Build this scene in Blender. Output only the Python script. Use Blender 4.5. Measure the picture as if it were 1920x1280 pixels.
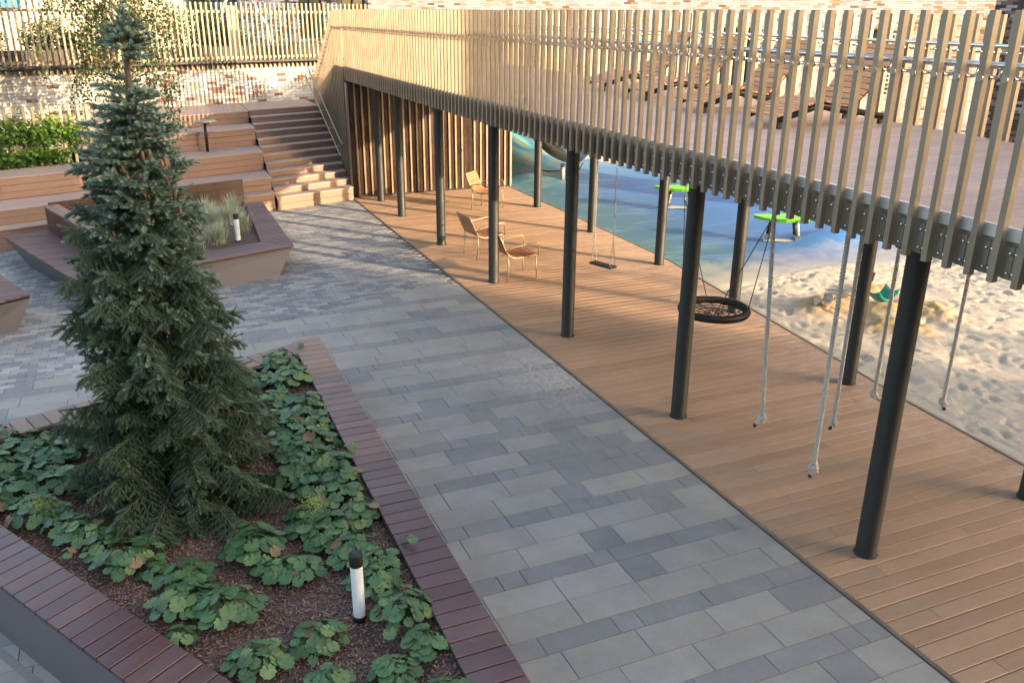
import bpy, math, random
import numpy as np
from mathutils import Vector, Matrix
random.seed(7); RNG = np.random.default_rng(7)
S = bpy.context.scene
for o in list(bpy.data.objects): bpy.data.objects.remove(o)
COL = S.collection
# ------------------------------------------------------------------ camera
CAM_YAW = math.radians(23.3); CAM_PITCH = math.atan(616/1610.0); CAM_H = 4.2
cam_d = bpy.data.cameras.new('camera'); cam = bpy.data.objects.new('camera', cam_d); COL.objects.link(cam)
h_ = Vector((math.sin(CAM_YAW), math.cos(CAM_YAW), 0))
f_ = h_*math.cos(CAM_PITCH) + Vector((0,0,-math.sin(CAM_PITCH)))
r0_ = Vector((math.cos(CAM_YAW), -math.sin(CAM_YAW), 0)); u0_ = r0_.cross(f_)
r_ = (r0_ + u0_*(33/4210.0)).normalized(); u_ = r_.cross(f_)
M_ = Matrix((( r_.x, u_.x, -f_.x, 0),( r_.y, u_.y, -f_.y, 0),( r_.z, u_.z, -f_.z, CAM_H),(0,0,0,1)))
cam.matrix_world = M_
cam_d.sensor_width = 36; cam_d.lens = 1610/1920*36; cam_d.clip_start = 0.05; cam_d.clip_end = 600
S.camera = cam
# ------------------------------------------------------------------ light
SUN_EL = math.radians(14.5); SUN_D = Vector((0.63,-0.777,0)).normalized()   # direction towards the sun (plan)
W = bpy.data.worlds.new('World'); S.world = W; W.use_nodes = True
nt = W.node_tree; nt.nodes.clear()
sky = nt.nodes.new('ShaderNodeTexSky'); sky.sky_type = 'NISHITA'; sky.sun_disc = False
sky.sun_elevation = SUN_EL; sky.sun_rotation = math.atan2(SUN_D.x, SUN_D.y)
sky.air_density = 1.0; sky.dust_density = 4.0; sky.ozone_density = 0.3
bg = nt.nodes.new('ShaderNodeBackground'); bg.inputs['Strength'].default_value = 0.15
wo = nt.nodes.new('ShaderNodeOutputWorld')
nt.links.new(sky.outputs[0], bg.inputs[0]); nt.links.new(bg.outputs[0], wo.inputs[0])
sl = bpy.data.lights.new('sun', 'SUN'); sl.energy = 2.6; sl.angle = math.radians(0.53); sl.color = (1.0, 0.74, 0.46)
so = bpy.data.objects.new('sun', sl); COL.objects.link(so)
sd = Vector((SUN_D.x*math.cos(SUN_EL), SUN_D.y*math.cos(SUN_EL), math.sin(SUN_EL)))
so.rotation_euler = sd.to_track_quat('Z','Y').to_euler(); so.location = (20,-20,20)
vs = S.view_settings; vs.view_transform = 'Standard'; vs.look = 'None'; vs.gamma = 1; vs.exposure = 2.28; vs.use_curve_mapping = False
S.render.engine = 'CYCLES'

# ------------------------------------------------------------------ helpers
def tag(o, label=None, cat=None, group=None, kind=None):
    if label: o['label'] = label
    if cat: o['category'] = cat
    if group: o['group'] = group
    if kind: o['kind'] = kind
    return o
def link(name, data, parent=None):
    o = bpy.data.objects.new(name, data); COL.objects.link(o)
    if parent is not None: o.parent = parent
    return o
def empty(name, loc=(0,0,0), rz=0.0, label=None, cat=None, group=None, kind=None):
    o = link(name, None); o.location = loc; o.rotation_euler = (0,0,rz); o.empty_display_size = .1
    return tag(o, label, cat, group, kind)
def lp(o, parent, loc):            # place child in parent's space from world-like coords
    o.parent = parent; o.location = loc; return o
def copy_tree(o, parent=None):
    c = o.copy(); COL.objects.link(c)
    if parent is not None: c.parent = parent
    for ch in list(o.children): copy_tree(ch, c)
    return c

class MB:
    def __init__(s): s.v=[]; s.f=[]; s.m=[]; s.smooth=[]
    def add(s, vs, fs, m=0, smooth=False):
        b=len(s.v); s.v.extend(vs)
        for f in fs: s.f.append(tuple(b+i for i in f)); s.m.append(m); s.smooth.append(smooth)
    def box(s, c, d, m=0, R=None):
        x,y,z=d[0]/2,d[1]/2,d[2]/2
        P=[(-x,-y,-z),(x,-y,-z),(x,y,-z),(-x,y,-z),(-x,-y,z),(x,-y,z),(x,y,z),(-x,y,z)]
        if R is not None: P=[tuple(R@Vector(p)) for p in P]
        P=[(p[0]+c[0],p[1]+c[1],p[2]+c[2]) for p in P]
        s.add(P,[(0,3,2,1),(4,5,6,7),(0,1,5,4),(1,2,6,5),(2,3,7,6),(3,0,4,7)],m)
    def cbox(s, c, d, ch=.004, m=0, R=None):
        x,y,z=d[0]/2,d[1]/2,d[2]/2
        P=[(-x,-y,-z),(x,-y,-z),(x,y,-z),(-x,y,-z),(-x,-y,z-ch),(x,-y,z-ch),(x,y,z-ch),(-x,y,z-ch),
           (-x+ch,-y+ch,z),(x-ch,-y+ch,z),(x-ch,y-ch,z),(-x+ch,y-ch,z)]
        if R is not None: P=[tuple(R@Vector(p)) for p in P]
        P=[(p[0]+c[0],p[1]+c[1],p[2]+c[2]) for p in P]
        F=[(0,3,2,1),(8,9,10,11)]
        for i in range(4):
            j=(i+1)%4; F.append((i,j,4+j,4+i)); F.append((4+i,4+j,8+j,8+i))
        s.add(P,F,m)
    def slab(s, poly, z0, z1, ch=.004, m=0, bottom=False):
        poly=[Vector((p[0],p[1])) for p in poly]; n=len(poly)
        a=sum(poly[i].x*poly[(i+1)%n].y-poly[(i+1)%n].x*poly[i].y for i in range(n))
        if a<0: poly.reverse()
        ins=[]
        for i in range(n):
            p0,p1,p2=poly[i-1],poly[i],poly[(i+1)%n]
            e1=(p1-p0); e2=(p2-p1)
            if e1.length<1e-6 or e2.length<1e-6: ins.append(p1.copy()); continue
            e1.normalize(); e2.normalize(); n1=Vector((-e1.y,e1.x)); n2=Vector((-e2.y,e2.x))
            b=n1+n2; k=b.length
            if k<.3: ins.append(p1+n1*ch); continue
            b.normalize(); ins.append(p1+b*(ch/max(.5,b.dot(n1))))
        V=[(p.x,p.y,z0) for p in poly]+[(p.x,p.y,z1-ch) for p in poly]+[(p.x,p.y,z1) for p in ins]
        F=[tuple(range(2*n,3*n))]
        for i in range(n):
            j=(i+1)%n; F.append((i,j,n+j,n+i)); F.append((n+i,n+j,2*n+j,2*n+i))
        if bottom: F.append(tuple(range(n-1,-1,-1)))
        s.add(V,F,m)
    def tube(s, pts, r, n=8, m=0, caps=True, smooth=True):
        pts=[Vector(p) for p in pts]; K=len(pts)
        rr=r if hasattr(r,'__len__') else [r]*K
        up=None; V=[]
        for i,p in enumerate(pts):
            t=(pts[min(i+1,K-1)]-pts[max(i-1,0)])
            if t.length<1e-9: t=Vector((0,0,1))
            t.normalize()
            if up is None:
                up=Vector((0,0,1)) if abs(t.z)<.9 else Vector((1,0,0))
            up=(up-t*up.dot(t))
            if up.length<1e-6: up=t.orthogonal()
            up.normalize(); b=t.cross(up)
            for k in range(n):
                a=2*math.pi*k/n; q=p+(up*math.cos(a)+b*math.sin(a))*rr[i]; V.append(tuple(q))
        F=[]
        for i in range(K-1):
            for k in range(n):
                l=(k+1)%n; F.append((i*n+k,i*n+l,(i+1)*n+l,(i+1)*n+k))
        s.add(V,F,m,smooth)
        if caps:
            b=len(s.v)-len(V)
            s.f.append(tuple(b+k for k in range(n-1,-1,-1))); s.m.append(m); s.smooth.append(False)
            s.f.append(tuple(b+(K-1)*n+k for k in range(n))); s.m.append(m); s.smooth.append(False)
    def lathe(s, prof, c=(0,0,0), n=24, m=0, smooth=True, mats=None):
        V=[]; 
        for r,z in prof:
            for k in range(n):
                a=2*math.pi*k/n; V.append((c[0]+r*math.cos(a),c[1]+r*math.sin(a),c[2]+z))
        b=len(s.v); s.v.extend(V)
        for i in range(len(prof)-1):
            for k in range(n):
                l=(k+1)%n; s.f.append((b+i*n+k,b+i*n+l,b+(i+1)*n+l,b+(i+1)*n+k)); s.m.append(mats[i] if mats else m); s.smooth.append(smooth)
    def data(s, name, mats):
        me=bpy.data.meshes.new(name); me.from_pydata(s.v,[],s.f)
        for m in (mats if isinstance(mats,(list,tuple)) else [mats]): me.materials.append(m)
        if me.polygons:
            me.polygons.foreach_set('material_index', s.m); me.polygons.foreach_set('use_smooth', s.smooth)
        me.update(); return me
    def build(s, name, mats, parent=None, **k):
        o=link(name, s.data(name,mats), parent); tag(o,**k); return o

def clip(poly, a, b, c):            # keep a*x+b*y<=c
    out=[]; n=len(poly)
    for i in range(n):
        p,q=poly[i],poly[(i+1)%n]; dp=a*p[0]+b*p[1]-c; dq=a*q[0]+b*q[1]-c
        if dp<=0: out.append(p)
        if (dp<0<dq) or (dq<0<dp):
            t=dp/(dp-dq); out.append((p[0]+(q[0]-p[0])*t,p[1]+(q[1]-p[1])*t))
    res=[]
    for p in out:
        if not res or math.hypot(p[0]-res[-1][0],p[1]-res[-1][1])>1e-4: res.append(p)
    if len(res)>1 and math.hypot(res[0][0]-res[-1][0],res[0][1]-res[-1][1])<1e-4: res.pop()
    return res
def area(p): return abs(sum(p[i][0]*p[(i+1)%len(p)][1]-p[(i+1)%len(p)][0]*p[i][1] for i in range(len(p))))/2 if len(p)>2 else 0
def clip_poly(p, conv):             # clip p by convex polygon conv (ccw)
    n=len(conv); a=sum(conv[i][0]*conv[(i+1)%n][1]-conv[(i+1)%n][0]*conv[i][1] for i in range(n))
    if a<0: conv=conv[::-1]
    for i in range(n):
        x0,y0=conv[i]; x1,y1=conv[(i+1)%n]; ex,ey=x1-x0,y1-y0
        p=clip(p, ey,-ex, ey*x0-ex*y0)
        if len(p)<3: return []
    return p
def mesh_np(name, V, F, mat, attr=None, smooth=False, mi=None):
    me=bpy.data.meshes.new(name); V=np.asarray(V,dtype=np.float32); F=np.asarray(F,dtype=np.int32)
    k=F.shape[1]; me.vertices.add(len(V)); me.vertices.foreach_set('co',V.ravel())
    me.loops.add(F.size); me.loops.foreach_set('vertex_index',F.ravel())
    me.polygons.add(len(F)); me.polygons.foreach_set('loop_start',np.arange(0,F.size,k,dtype=np.int32))
    me.polygons.foreach_set('loop_total',np.full(len(F),k,dtype=np.int32))
    if smooth: me.polygons.foreach_set('use_smooth',np.ones(len(F),dtype=bool))
    for m in (mat if isinstance(mat,list) else [mat]): me.materials.append(m)
    if mi is not None: me.polygons.foreach_set('material_index',np.asarray(mi,dtype=np.int32))
    if attr is not None:
        a=me.attributes.new('tint','FLOAT','POINT'); a.data.foreach_set('value',np.asarray(attr,dtype=np.float32))
    me.update(calc_edges=True); me.validate(); return me

# ------------------------------------------------------------------ materials
def newmat(name):
    m=bpy.data.materials.new(name); m.use_nodes=True; t=m.node_tree; p=t.nodes['Principled BSDF']; return m,t,p
def N(t,ty,**k):
    n=t.nodes.new(ty)
    for a,b in k.items():
        if a.startswith('i_'):
            n.inputs[a[2:].replace('_',' ')].default_value=b
        else: setattr(n,a,b)
    return n
def mixc(t,fac,a,b,blend='MIX'):
    n=t.nodes.new('ShaderNodeMix'); n.data_type='RGBA'; n.blend_type=blend
    for sock,val in ((n.inputs[0],fac),(n.inputs[6],a),(n.inputs[7],b)):
        if hasattr(val,'links') or isinstance(val,bpy.types.NodeSocket): t.links.new(val,sock)
        elif isinstance(val,(int,float)): sock.default_value=val
        else: sock.default_value=(val[0],val[1],val[2],1)
    return n.outputs[2]
def ramp(t,src,stops):
    n=t.nodes.new('ShaderNodeValToRGB'); t.links.new(src,n.inputs[0]); e=n.color_ramp.elements
    while len(e)<len(stops): e.new(.5)
    for i,(p,c) in enumerate(stops): e[i].position=p; e[i].color=(c[0],c[1],c[2],1) if not isinstance(c,float) else (c,c,c,1)
    return n.outputs[0]
def mathn(t,op,a,b=None):
    n=t.nodes.new('ShaderNodeMath'); n.operation=op
    for i,v in enumerate((a,b)):
        if v is None: continue
        if isinstance(v,(int,float)): n.inputs[i].default_value=v
        else: t.links.new(v,n.inputs[i])
    return n.outputs[0]
def noise(t,vec,scale,detail=4,rough=.6,dist=0.0):
    n=t.nodes.new('ShaderNodeTexNoise'); n.inputs['Scale'].default_value=scale; n.inputs['Detail'].default_value=detail
    n.inputs['Roughness'].default_value=rough; n.inputs['Distortion'].default_value=dist
    if vec is not None: t.links.new(vec,n.inputs['Vector'])
    return n.outputs[0]
def coords(t,kind='Object',scale=(1,1,1),rnd=0.0):
    tc=t.nodes.new('ShaderNodeTexCoord'); mp=t.nodes.new('ShaderNodeMapping'); mp.inputs['Scale'].default_value=scale
    src=tc.outputs[kind] if kind!='World' else t.nodes.new('ShaderNodeNewGeometry').outputs['Position']
    if rnd:
        oi=t.nodes.new('ShaderNodeObjectInfo'); vm=t.nodes.new('ShaderNodeVectorMath'); vm.operation='ADD'
        cb=t.nodes.new('ShaderNodeCombineXYZ'); k=mathn(t,'MULTIPLY',oi.outputs['Random'],rnd)
        for i in range(3): t.links.new(k,cb.inputs[i])
        t.links.new(src,vm.inputs[0]); t.links.new(cb.outputs[0],vm.inputs[1]); src=vm.outputs[0]
    t.links.new(src,mp.inputs['Vector']); return mp.outputs[0]
def bump(t,p,h,strength=.3,dist=.01):
    b=t.nodes.new('ShaderNodeBump'); b.inputs['Strength'].default_value=strength; b.inputs['Distance'].default_value=dist
    t.links.new(h,b.inputs['Height']); t.links.new(b.outputs[0],p.inputs['Normal'])
def objvar(t,col,amt=.2):
    oi=t.nodes.new('ShaderNodeObjectInfo'); v=t.nodes.new('ShaderNodeMapRange'); t.links.new(oi.outputs['Random'],v.inputs[0])
    v.inputs[3].default_value=1-amt; v.inputs[4].default_value=1+amt
    hs=t.nodes.new('ShaderNodeHueSaturation'); t.links.new(v.outputs[0],hs.inputs['Value'])
    if isinstance(col,(tuple,list)): hs.inputs['Color'].default_value=(*col,1)
    else: t.links.new(col,hs.inputs['Color'])
    return hs.outputs[0]

def m_stone(name,c,var=.12,spk=.06,stain=True):
    m,t,p=newmat(name); w=coords(t,'World')
    n1=noise(t,w,2.2,5,.65); n2=noise(t,w,260,2,.6); n3=noise(t,w,28,4,.7)
    a=ramp(t,n1,[(.28,tuple(x*.76 for x in c)),(.72,tuple(x*1.17 for x in c))])
    a=mixc(t,.30,a,ramp(t,n3,[(.28,tuple(x*.82 for x in c)),(.72,tuple(x*1.16 for x in c))]))
    a=mixc(t,mathn(t,'MULTIPLY',ramp(t,n2,[(.60,0.0),(.68,1.0)]),spk*4),a,tuple(min(1,x*2.0+.05) for x in c))
    a=mixc(t,mathn(t,'MULTIPLY',ramp(t,n2,[(.32,1.0),(.40,0.0)]),.4),a,tuple(x*.5 for x in c))
    a=objvar(t,a,var)
    if stain:
        # chalky efflorescence patch beside the deck edge plus faint scuffs
        gm=t.nodes.new('ShaderNodeNewGeometry'); vm=t.nodes.new('ShaderNodeVectorMath'); vm.operation='DISTANCE'
        mp=t.nodes.new('ShaderNodeMapping'); mp.inputs['Scale'].default_value=(1,.75,0); t.links.new(gm.outputs['Position'],mp.inputs[0])
        t.links.new(mp.outputs[0],vm.inputs[0]); vm.inputs[1].default_value=(4.45,8.85*.75,0)
        d=mathn(t,'ADD',vm.outputs['Value'],mathn(t,'MULTIPLY',noise(t,w,5,6,.8),1.5))
        dn=ramp(t,mathn(t,'MULTIPLY',d,.55),[(.55,1.0),(.95,0.0)])
        n5=noise(t,w,18,5,.75,.6)
        k2=mathn(t,'MULTIPLY',dn,ramp(t,n5,[(.42,0.0),(.62,1.0)]))
        a=mixc(t,mathn(t,'MULTIPLY',k2,.85),a,(.46,.44,.42))
        n6=noise(t,w,3.1,8,.85,1.2); k3=ramp(t,n6,[(.62,0.0),(.72,1.0)])
        a=mixc(t,mathn(t,'MULTIPLY',k3,.34),a,(.36,.35,.33))
        n7=noise(t,w,1.3,3,.6,.4); a=mixc(t,mathn(t,'MULTIPLY',ramp(t,n7,[(.58,0.0),(.75,1.0)]),.22),a,tuple(x*.68 for x in c))
    t.links.new(a,p.inputs['Base Color']); p.inputs['Roughness'].default_value=.82
    bump(t,p,mathn(t,'ADD',n2,mathn(t,'MULTIPLY',n3,.6)),.25,.004); return m
def m_wood(name,c1,c2,rough=.5,axis=0,scale=1.0,var=.22,gloss_var=True,groove=0.0,world=False):
    m,t,p=newmat(name); sc=[14*scale]*3; sc[axis]=1.1*scale
    w=coords(t,'World' if world else 'Object',tuple(sc),rnd=37.0)
    n1=noise(t,w,1.6,6,.65,.8); n2=noise(t,w,7,4,.6,.3)
    a=ramp(t,n1,[(.28,c1),(.72,c2)]); a=mixc(t,.4,a,ramp(t,n2,[(.3,c1),(.75,c2)]),'MIX')
    wd=coords(t,'World'); nb=noise(t,wd,1.1,3,.6); a=mixc(t,mathn(t,'MULTIPLY',ramp(t,nb,[(.45,0.0),(.8,1.0)]),.35),a,tuple(min(1,x*.5+.11) for x in c2))
    a=objvar(t,a,var); t.links.new(a,p.inputs['Base Color'])
    r=ramp(t,n1,[(.2,rough-.1),(.8,rough+.12)]); t.links.new(r,p.inputs['Roughness'])
    h=mathn(t,'ADD',n1,mathn(t,'MULTIPLY',n2,.5))
    bump(t,p,h,.22,.004); return m
def m_deck(name,c,groove_axis=1,rough=.62,var=.1,amp=.5,period=.0121):
    m,t,p=newmat(name); w=coords(t,'World'); ws=coords(t,'World',(1.0,18,18) if groove_axis==1 else (18,1.0,18))
    n1=noise(t,w,1.5,4,.6); n2=noise(t,ws,3,5,.65); n3=noise(t,w,90,3,.6)
    a=ramp(t,n1,[(.3,tuple(x*.9 for x in c)),(.7,tuple(x*1.1 for x in c))])
    a=mixc(t,.45,a,ramp(t,n2,[(.3,tuple(x*.75 for x in c)),(.7,tuple(x*1.22 for x in c))]))
    a=mixc(t,.25,a,ramp(t,n3,[(.3,tuple(x*.7 for x in c)),(.7,tuple(x*1.25 for x in c))]))
    a=objvar(t,a,var)
    s=t.nodes.new('ShaderNodeSeparateXYZ'); t.links.new(w,s.inputs[0])
    g=mathn(t,'SINE',mathn(t,'MULTIPLY',s.outputs[groove_axis],2*math.pi/period))
    gg=mathn(t,'MAXIMUM',g,-.35)
    dk=ramp(t,g,[(0.0,.62),(.25,1.0)]); a=mixc(t,.55,a,dk,'MULTIPLY') if amp>0 else a
    if name=='deck_composite':      # blown sand and dust collecting towards the sand pit, scuffs elsewhere
        e=mathn(t,'MULTIPLY',mathn(t,'SUBTRACT',mathn(t,'ADD',s.outputs[0],mathn(t,'MULTIPLY',s.outputs[1],-.07)),6.15),.85)
        nz_=noise(t,w,6,7,.8,.4); k=mathn(t,'MULTIPLY',ramp(t,e,[(0.0,.10),(1.0,1.0)]),ramp(t,nz_,[(.47,0.0),(.66,1.0)])); a=mixc(t,mathn(t,'MULTIPLY',k,.55),a,(.46,.39,.30))
        ns2=noise(t,w,2.3,6,.8,1.0); a=mixc(t,mathn(t,'MULTIPLY',ramp(t,ns2,[(.55,0.0),(.75,1.0)]),.28),a,tuple(x*.62 for x in c))
    t.links.new(a,p.inputs['Base Color']); p.inputs['Roughness'].default_value=rough
    h=mathn(t,'ADD',mathn(t,'MULTIPLY',gg,amp),mathn(t,'MULTIPLY',n3,.3))
    bump(t,p,h,.35,.002); return m
def m_metal(name,c,rough=.4,metal=.7,var=.06,nz=.1):
    m,t,p=newmat(name); w=coords(t,'World'); n1=noise(t,w,3,4,.6); n2=noise(t,w,120,2,.5)
    a=ramp(t,n1,[(.3,tuple(x*(1-nz) for x in c)),(.7,tuple(min(1,x*(1+nz)) for x in c))]); a=objvar(t,a,var)
    t.links.new(a,p.inputs['Base Color']); p.inputs['Metallic'].default_value=metal
    t.links.new(ramp(t,n1,[(.3,rough-.05),(.7,rough+.08)]),p.inputs['Roughness']); bump(t,p,n2,.05,.001); return m
def m_leaf(name,c1,c2,rough=.5,trans=.25,tint=False,c3=None):
    m,t,p=newmat(name); w=coords(t,'World'); n1=noise(t,w,9,3,.6)
    a=ramp(t,n1,[(.3,c1),(.7,c2)])
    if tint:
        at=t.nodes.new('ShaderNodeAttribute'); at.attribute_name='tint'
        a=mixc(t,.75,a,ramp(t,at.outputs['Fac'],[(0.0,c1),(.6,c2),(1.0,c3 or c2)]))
    a=objvar(t,a,.18); t.links.new(a,p.inputs['Base Color']); p.inputs['Roughness'].default_value=rough
    if trans>0:
        tr=t.nodes.new('ShaderNodeBsdfTranslucent'); t.links.new(a,tr.inputs[0]); mx=t.nodes.new('ShaderNodeMixShader'); mx.inputs[0].default_value=trans
        out=t.nodes['Material Output']; t.links.new(p.outputs[0],mx.inputs[1]); t.links.new(tr.outputs[0],mx.inputs[2]); t.links.new(mx.outputs[0],out.inputs[0])
    return m
def m_plain(name,c,rough=.6,metal=0.0,nz=.1,scale=20,bmp=.1,var=0.05):
    m,t,p=newmat(name); w=coords(t,'World'); n1=noise(t,w,scale,5,.65); n2=noise(t,w,1.7,4,.6)
    a=ramp(t,n1,[(.3,tuple(x*(1-nz) for x in c)),(.7,tuple(min(1,x*(1+nz)) for x in c))])
    a=mixc(t,.3,a,ramp(t,n2,[(.3,tuple(x*(1-nz*1.5) for x in c)),(.7,tuple(min(1,x*(1+nz*1.5)) for x in c))])); a=objvar(t,a,var)
    t.links.new(a,p.inputs['Base Color']); p.inputs['Roughness'].default_value=rough; p.inputs['Metallic'].default_value=metal
    bump(t,p,n1,bmp,.003); return m

M={}
M['slab_light']=m_stone('slab_light',(.278,.263,.238),.08)
M['slab_dark']=m_stone('slab_dark',(.208,.202,.198),.10)
M['block_a']=m_stone('block_a',(.27,.265,.255),.2,stain=False); M['block_b']=m_stone('block_b',(.19,.192,.2),.2,stain=False); M['block_c']=m_stone('block_c',(.33,.32,.3),.15,stain=False)
M['joint']=m_plain('joint_sand',(.12,.115,.105),.95,nz=.3,scale=60)
M['deck']=m_deck('deck_composite',(.40,.250,.155),1,var=.13)
M['deck_up']=m_deck('deck_upper',(.45,.31,.25),1,rough=.5)
M['step']=m_deck('step_riser_shaded',(.25,.155,.115),1,amp=0.0,var=.08)  # risers: their shade is put into a darker colour
M['step_top']=m_deck('step_tread_lit',(.40,.30,.255),1,amp=0.15,var=.06)  # treads: lighter colour than the risers, following how the light falls
M['hard']=m_wood('hardwood_coping',(.050,.021,.019),(.125,.056,.048),.38,0)
M['hard_grey']=m_wood('hardwood_weathered',(.15,.085,.06),(.28,.18,.125),.55,0)
M['bench_wood']=m_wood('bench_wood',(.075,.036,.032),(.14,.075,.066),.5,0,world=True)
M['bench_back']=m_wood('backrest_wood',(.035,.012,.009),(.09,.034,.023),.45,2,world=True)
M['teak']=m_wood('chair_wood',(.28,.11,.045),(.45,.20,.085),.5,1)
M['teak2']=m_wood('lounger_wood',(.50,.22,.09),(.66,.33,.14),.55,1)
M['conc']=m_plain('mauve_cladding',(.125,.113,.124),.6,nz=.06,scale=45,bmp=.08)
M['gold']=m_metal('champagne_metal',(.27,.212,.150),.42,.4)
M['gold_dark']=m_metal('bronze_bracket',(.27,.225,.175),.45,.6)
M['slat_gold']=m_plain('tan_painted_slat',(.29,.225,.14),.5,nz=.06)
M['black']=m_metal('charcoal_paint',(.013,.013,.012),.55,.0)
M['frame_bl']=m_metal('black_frame',(.02,.02,.022),.45,.3)
M['steel']=m_metal('stainless',(.62,.60,.58),.18,1.0)
M['slide']=m_metal('slide_steel',(.30,.27,.24),.3,1.0)
M['steel_b']=m_metal('brushed_steel',(.45,.42,.38),.32,1.0)
M['alu']=m_metal('aluminium_edge',(.78,.76,.74),.35,.6)
M['champ']=m_metal('chair_frame',(.33,.27,.19),.4,.5)
M['dark_panel']=m_wood('dark_panel',(.014,.007,.004),(.05,.02,.011),.25,2,.6,world=True)
M['dark']=m_plain('dark_core',(.03,.028,.027),.8)
M['white_lamp']=m_plain('lamp_diffuser',(.78,.80,.82),.35,nz=.05,scale=8)
M['soil']=m_plain('soil',(.095,.062,.048),.95,nz=.5,scale=35,bmp=.8)
M['mulch']=m_leaf('bark_chip',(.10,.055,.040),(.24,.145,.11),.85,0,True,(.36,.25,.19))
M['bark']=m_plain('spruce_bark',(.11,.078,.055),.9,nz=.35,scale=40,bmp=.8)
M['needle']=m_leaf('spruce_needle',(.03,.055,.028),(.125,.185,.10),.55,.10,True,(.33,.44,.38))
M['cone']=m_plain('spruce_cone',(.19,.10,.06),.7,nz=.3,scale=90,bmp=.8)
M['leafA']=m_leaf('mantle_leaf',(.042,.095,.036),(.085,.165,.058),.52,.1)
M['leafB']=m_leaf('mantle_leaf_pale',(.09,.155,.05),(.16,.235,.085),.5,.15)
M['leafC']=m_leaf('mantle_leaf_dry',(.16,.11,.05),(.24,.15,.08),.6,.1)
M['stem']=m_leaf('mantle_stem',(.10,.15,.05),(.16,.2,.08),.5,.1)
M['flower']=m_leaf('lime_flower',(.25,.30,.04),(.40,.44,.08),.5,.2)
M['vine']=m_leaf('vine_leaf',(.04,.11,.02),(.12,.24,.03),.45,.35,True,(.24,.36,.05))
M['birch']=m_leaf('birch_leaf',(.022,.045,.014),(.045,.085,.024),.5,.22,True,(.09,.14,.04))
M['shrub']=m_leaf('shrub_leaf',(.018,.045,.012),(.05,.095,.02),.5,.22,True,(.11,.17,.035))
M['lawn']=m_leaf('lawn_grass',(.07,.15,.02),(.14,.26,.04),.6,.2)
M['grassblade']=m_leaf('variegated_blade',(.30,.34,.20),(.50,.52,.36),.5,.25,True,(.66,.66,.52))
M['wooden_stem']=m_plain('twig_brown',(.16,.08,.05),.8)
M['trunk_pale']=m_plain('birch_trunk',(.55,.42,.30),.7,nz=.2,scale=30)
M['rope']=m_plain('grey_rope',(.48,.445,.40),.85,nz=.15,scale=140,bmp=.5)
M['rubber']=m_plain('black_rubber',(.022,.02,.018),.6,nz=.2,scale=160,bmp=.6)
M['green']=m_plain('green_plastic',(.16,.50,.03),.38,nz=.05,scale=6,bmp=.02)
M['teal']=m_plain('teal_plastic',(.01,.25,.17),.35,nz=.05,scale=6,bmp=.02)
M['tin']=m_plain('galvanised',(.50,.48,.44),.5,.6,nz=.1)
M['tabletop']=m_plain('grey_table_top',(.20,.21,.18),.5,.1,nz=.1)
M['conc_up']=m_plain('upper_paving',(.19,.185,.175),.8,nz=.1)
M['dkbox']=m_metal('dark_trough',(.035,.033,.032),.5,.3)
M['winglass']=m_plain('window_glass',(.03,.045,.04),.12,nz=.3,scale=1.2,bmp=.0)
M['winframe']=m_plain('window_frame',(.02,.02,.022),.5)
M['curtain']=m_plain('curtain',(.17,.17,.10),.8,nz=.2,scale=6)
M['dkpanel']=m_plain('slate_panel',(.045,.05,.065),.6)
M['whitewall']=m_plain('white_render',(.75,.73,.70),.8,nz=.04)
M['beige']=m_plain('beige_render',(.5,.44,.34),.8,nz=.08)
M['bluepanel']=m_plain('blue_panel',(.06,.26,.55),.5,nz=.15,scale=3)
M['netblue']=m_plain('blue_net',(.02,.05,.22),.6)
BR={}
for k,c in dict(white=(.50,.495,.485),cream=(.42,.40,.37),grey=(.34,.33,.335),tan=(.40,.33,.25),red=(.20,.085,.065),brown=(.22,.13,.10),dark=(.06,.045,.038),orange=(.48,.25,.12)).items():
    BR[k]=m_plain('brick_'+k,c,.75,nz=.12,scale=50,bmp=.25,var=.12)
M['mortar']=m_plain('mortar',(.20,.19,.18),.9,nz=.15)
M['stem_grey']=m_plain('weathered_board',(.22,.19,.15),.8)
M['hard_mid']=m_wood('hardwood_mid',(.09,.045,.036),(.19,.105,.08),.45,0)
# sand
def m_sand():
    m,t,p=newmat('play_sand'); w=coords(t,'World'); n1=noise(t,w,300,3,.6); n2=noise(t,w,1.5,4,.6); n3=noise(t,w,14,6,.7,.4)
    c=(.47,.415,.335)
    a=ramp(t,n2,[(.3,tuple(x*.88 for x in c)),(.7,tuple(x*1.1 for x in c))])
    a=mixc(t,.5,a,ramp(t,n1,[(.3,tuple(x*.7 for x in c)),(.7,tuple(x*1.25 for x in c))]))
    a=mixc(t,mathn(t,'MULTIPLY',ramp(t,n3,[(.55,0.0),(.75,1.0)]),.25),a,tuple(x*.7 for x in c))
    at=t.nodes.new('ShaderNodeAttribute'); at.attribute_name='tint'
    a=mixc(t,at.outputs['Fac'],a,(.40,.28,.13))
    t.links.new(a,p.inputs['Base Color']); p.inputs['Roughness'].default_value=.95; p.inputs['Specular IOR Level'].default_value=.15
    bump(t,p,mathn(t,'ADD',mathn(t,'MULTIPLY',n3,2.0),mathn(t,'MULTIPLY',n1,.3)),.5,.02); return m
M['sand']=m_sand()
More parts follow.
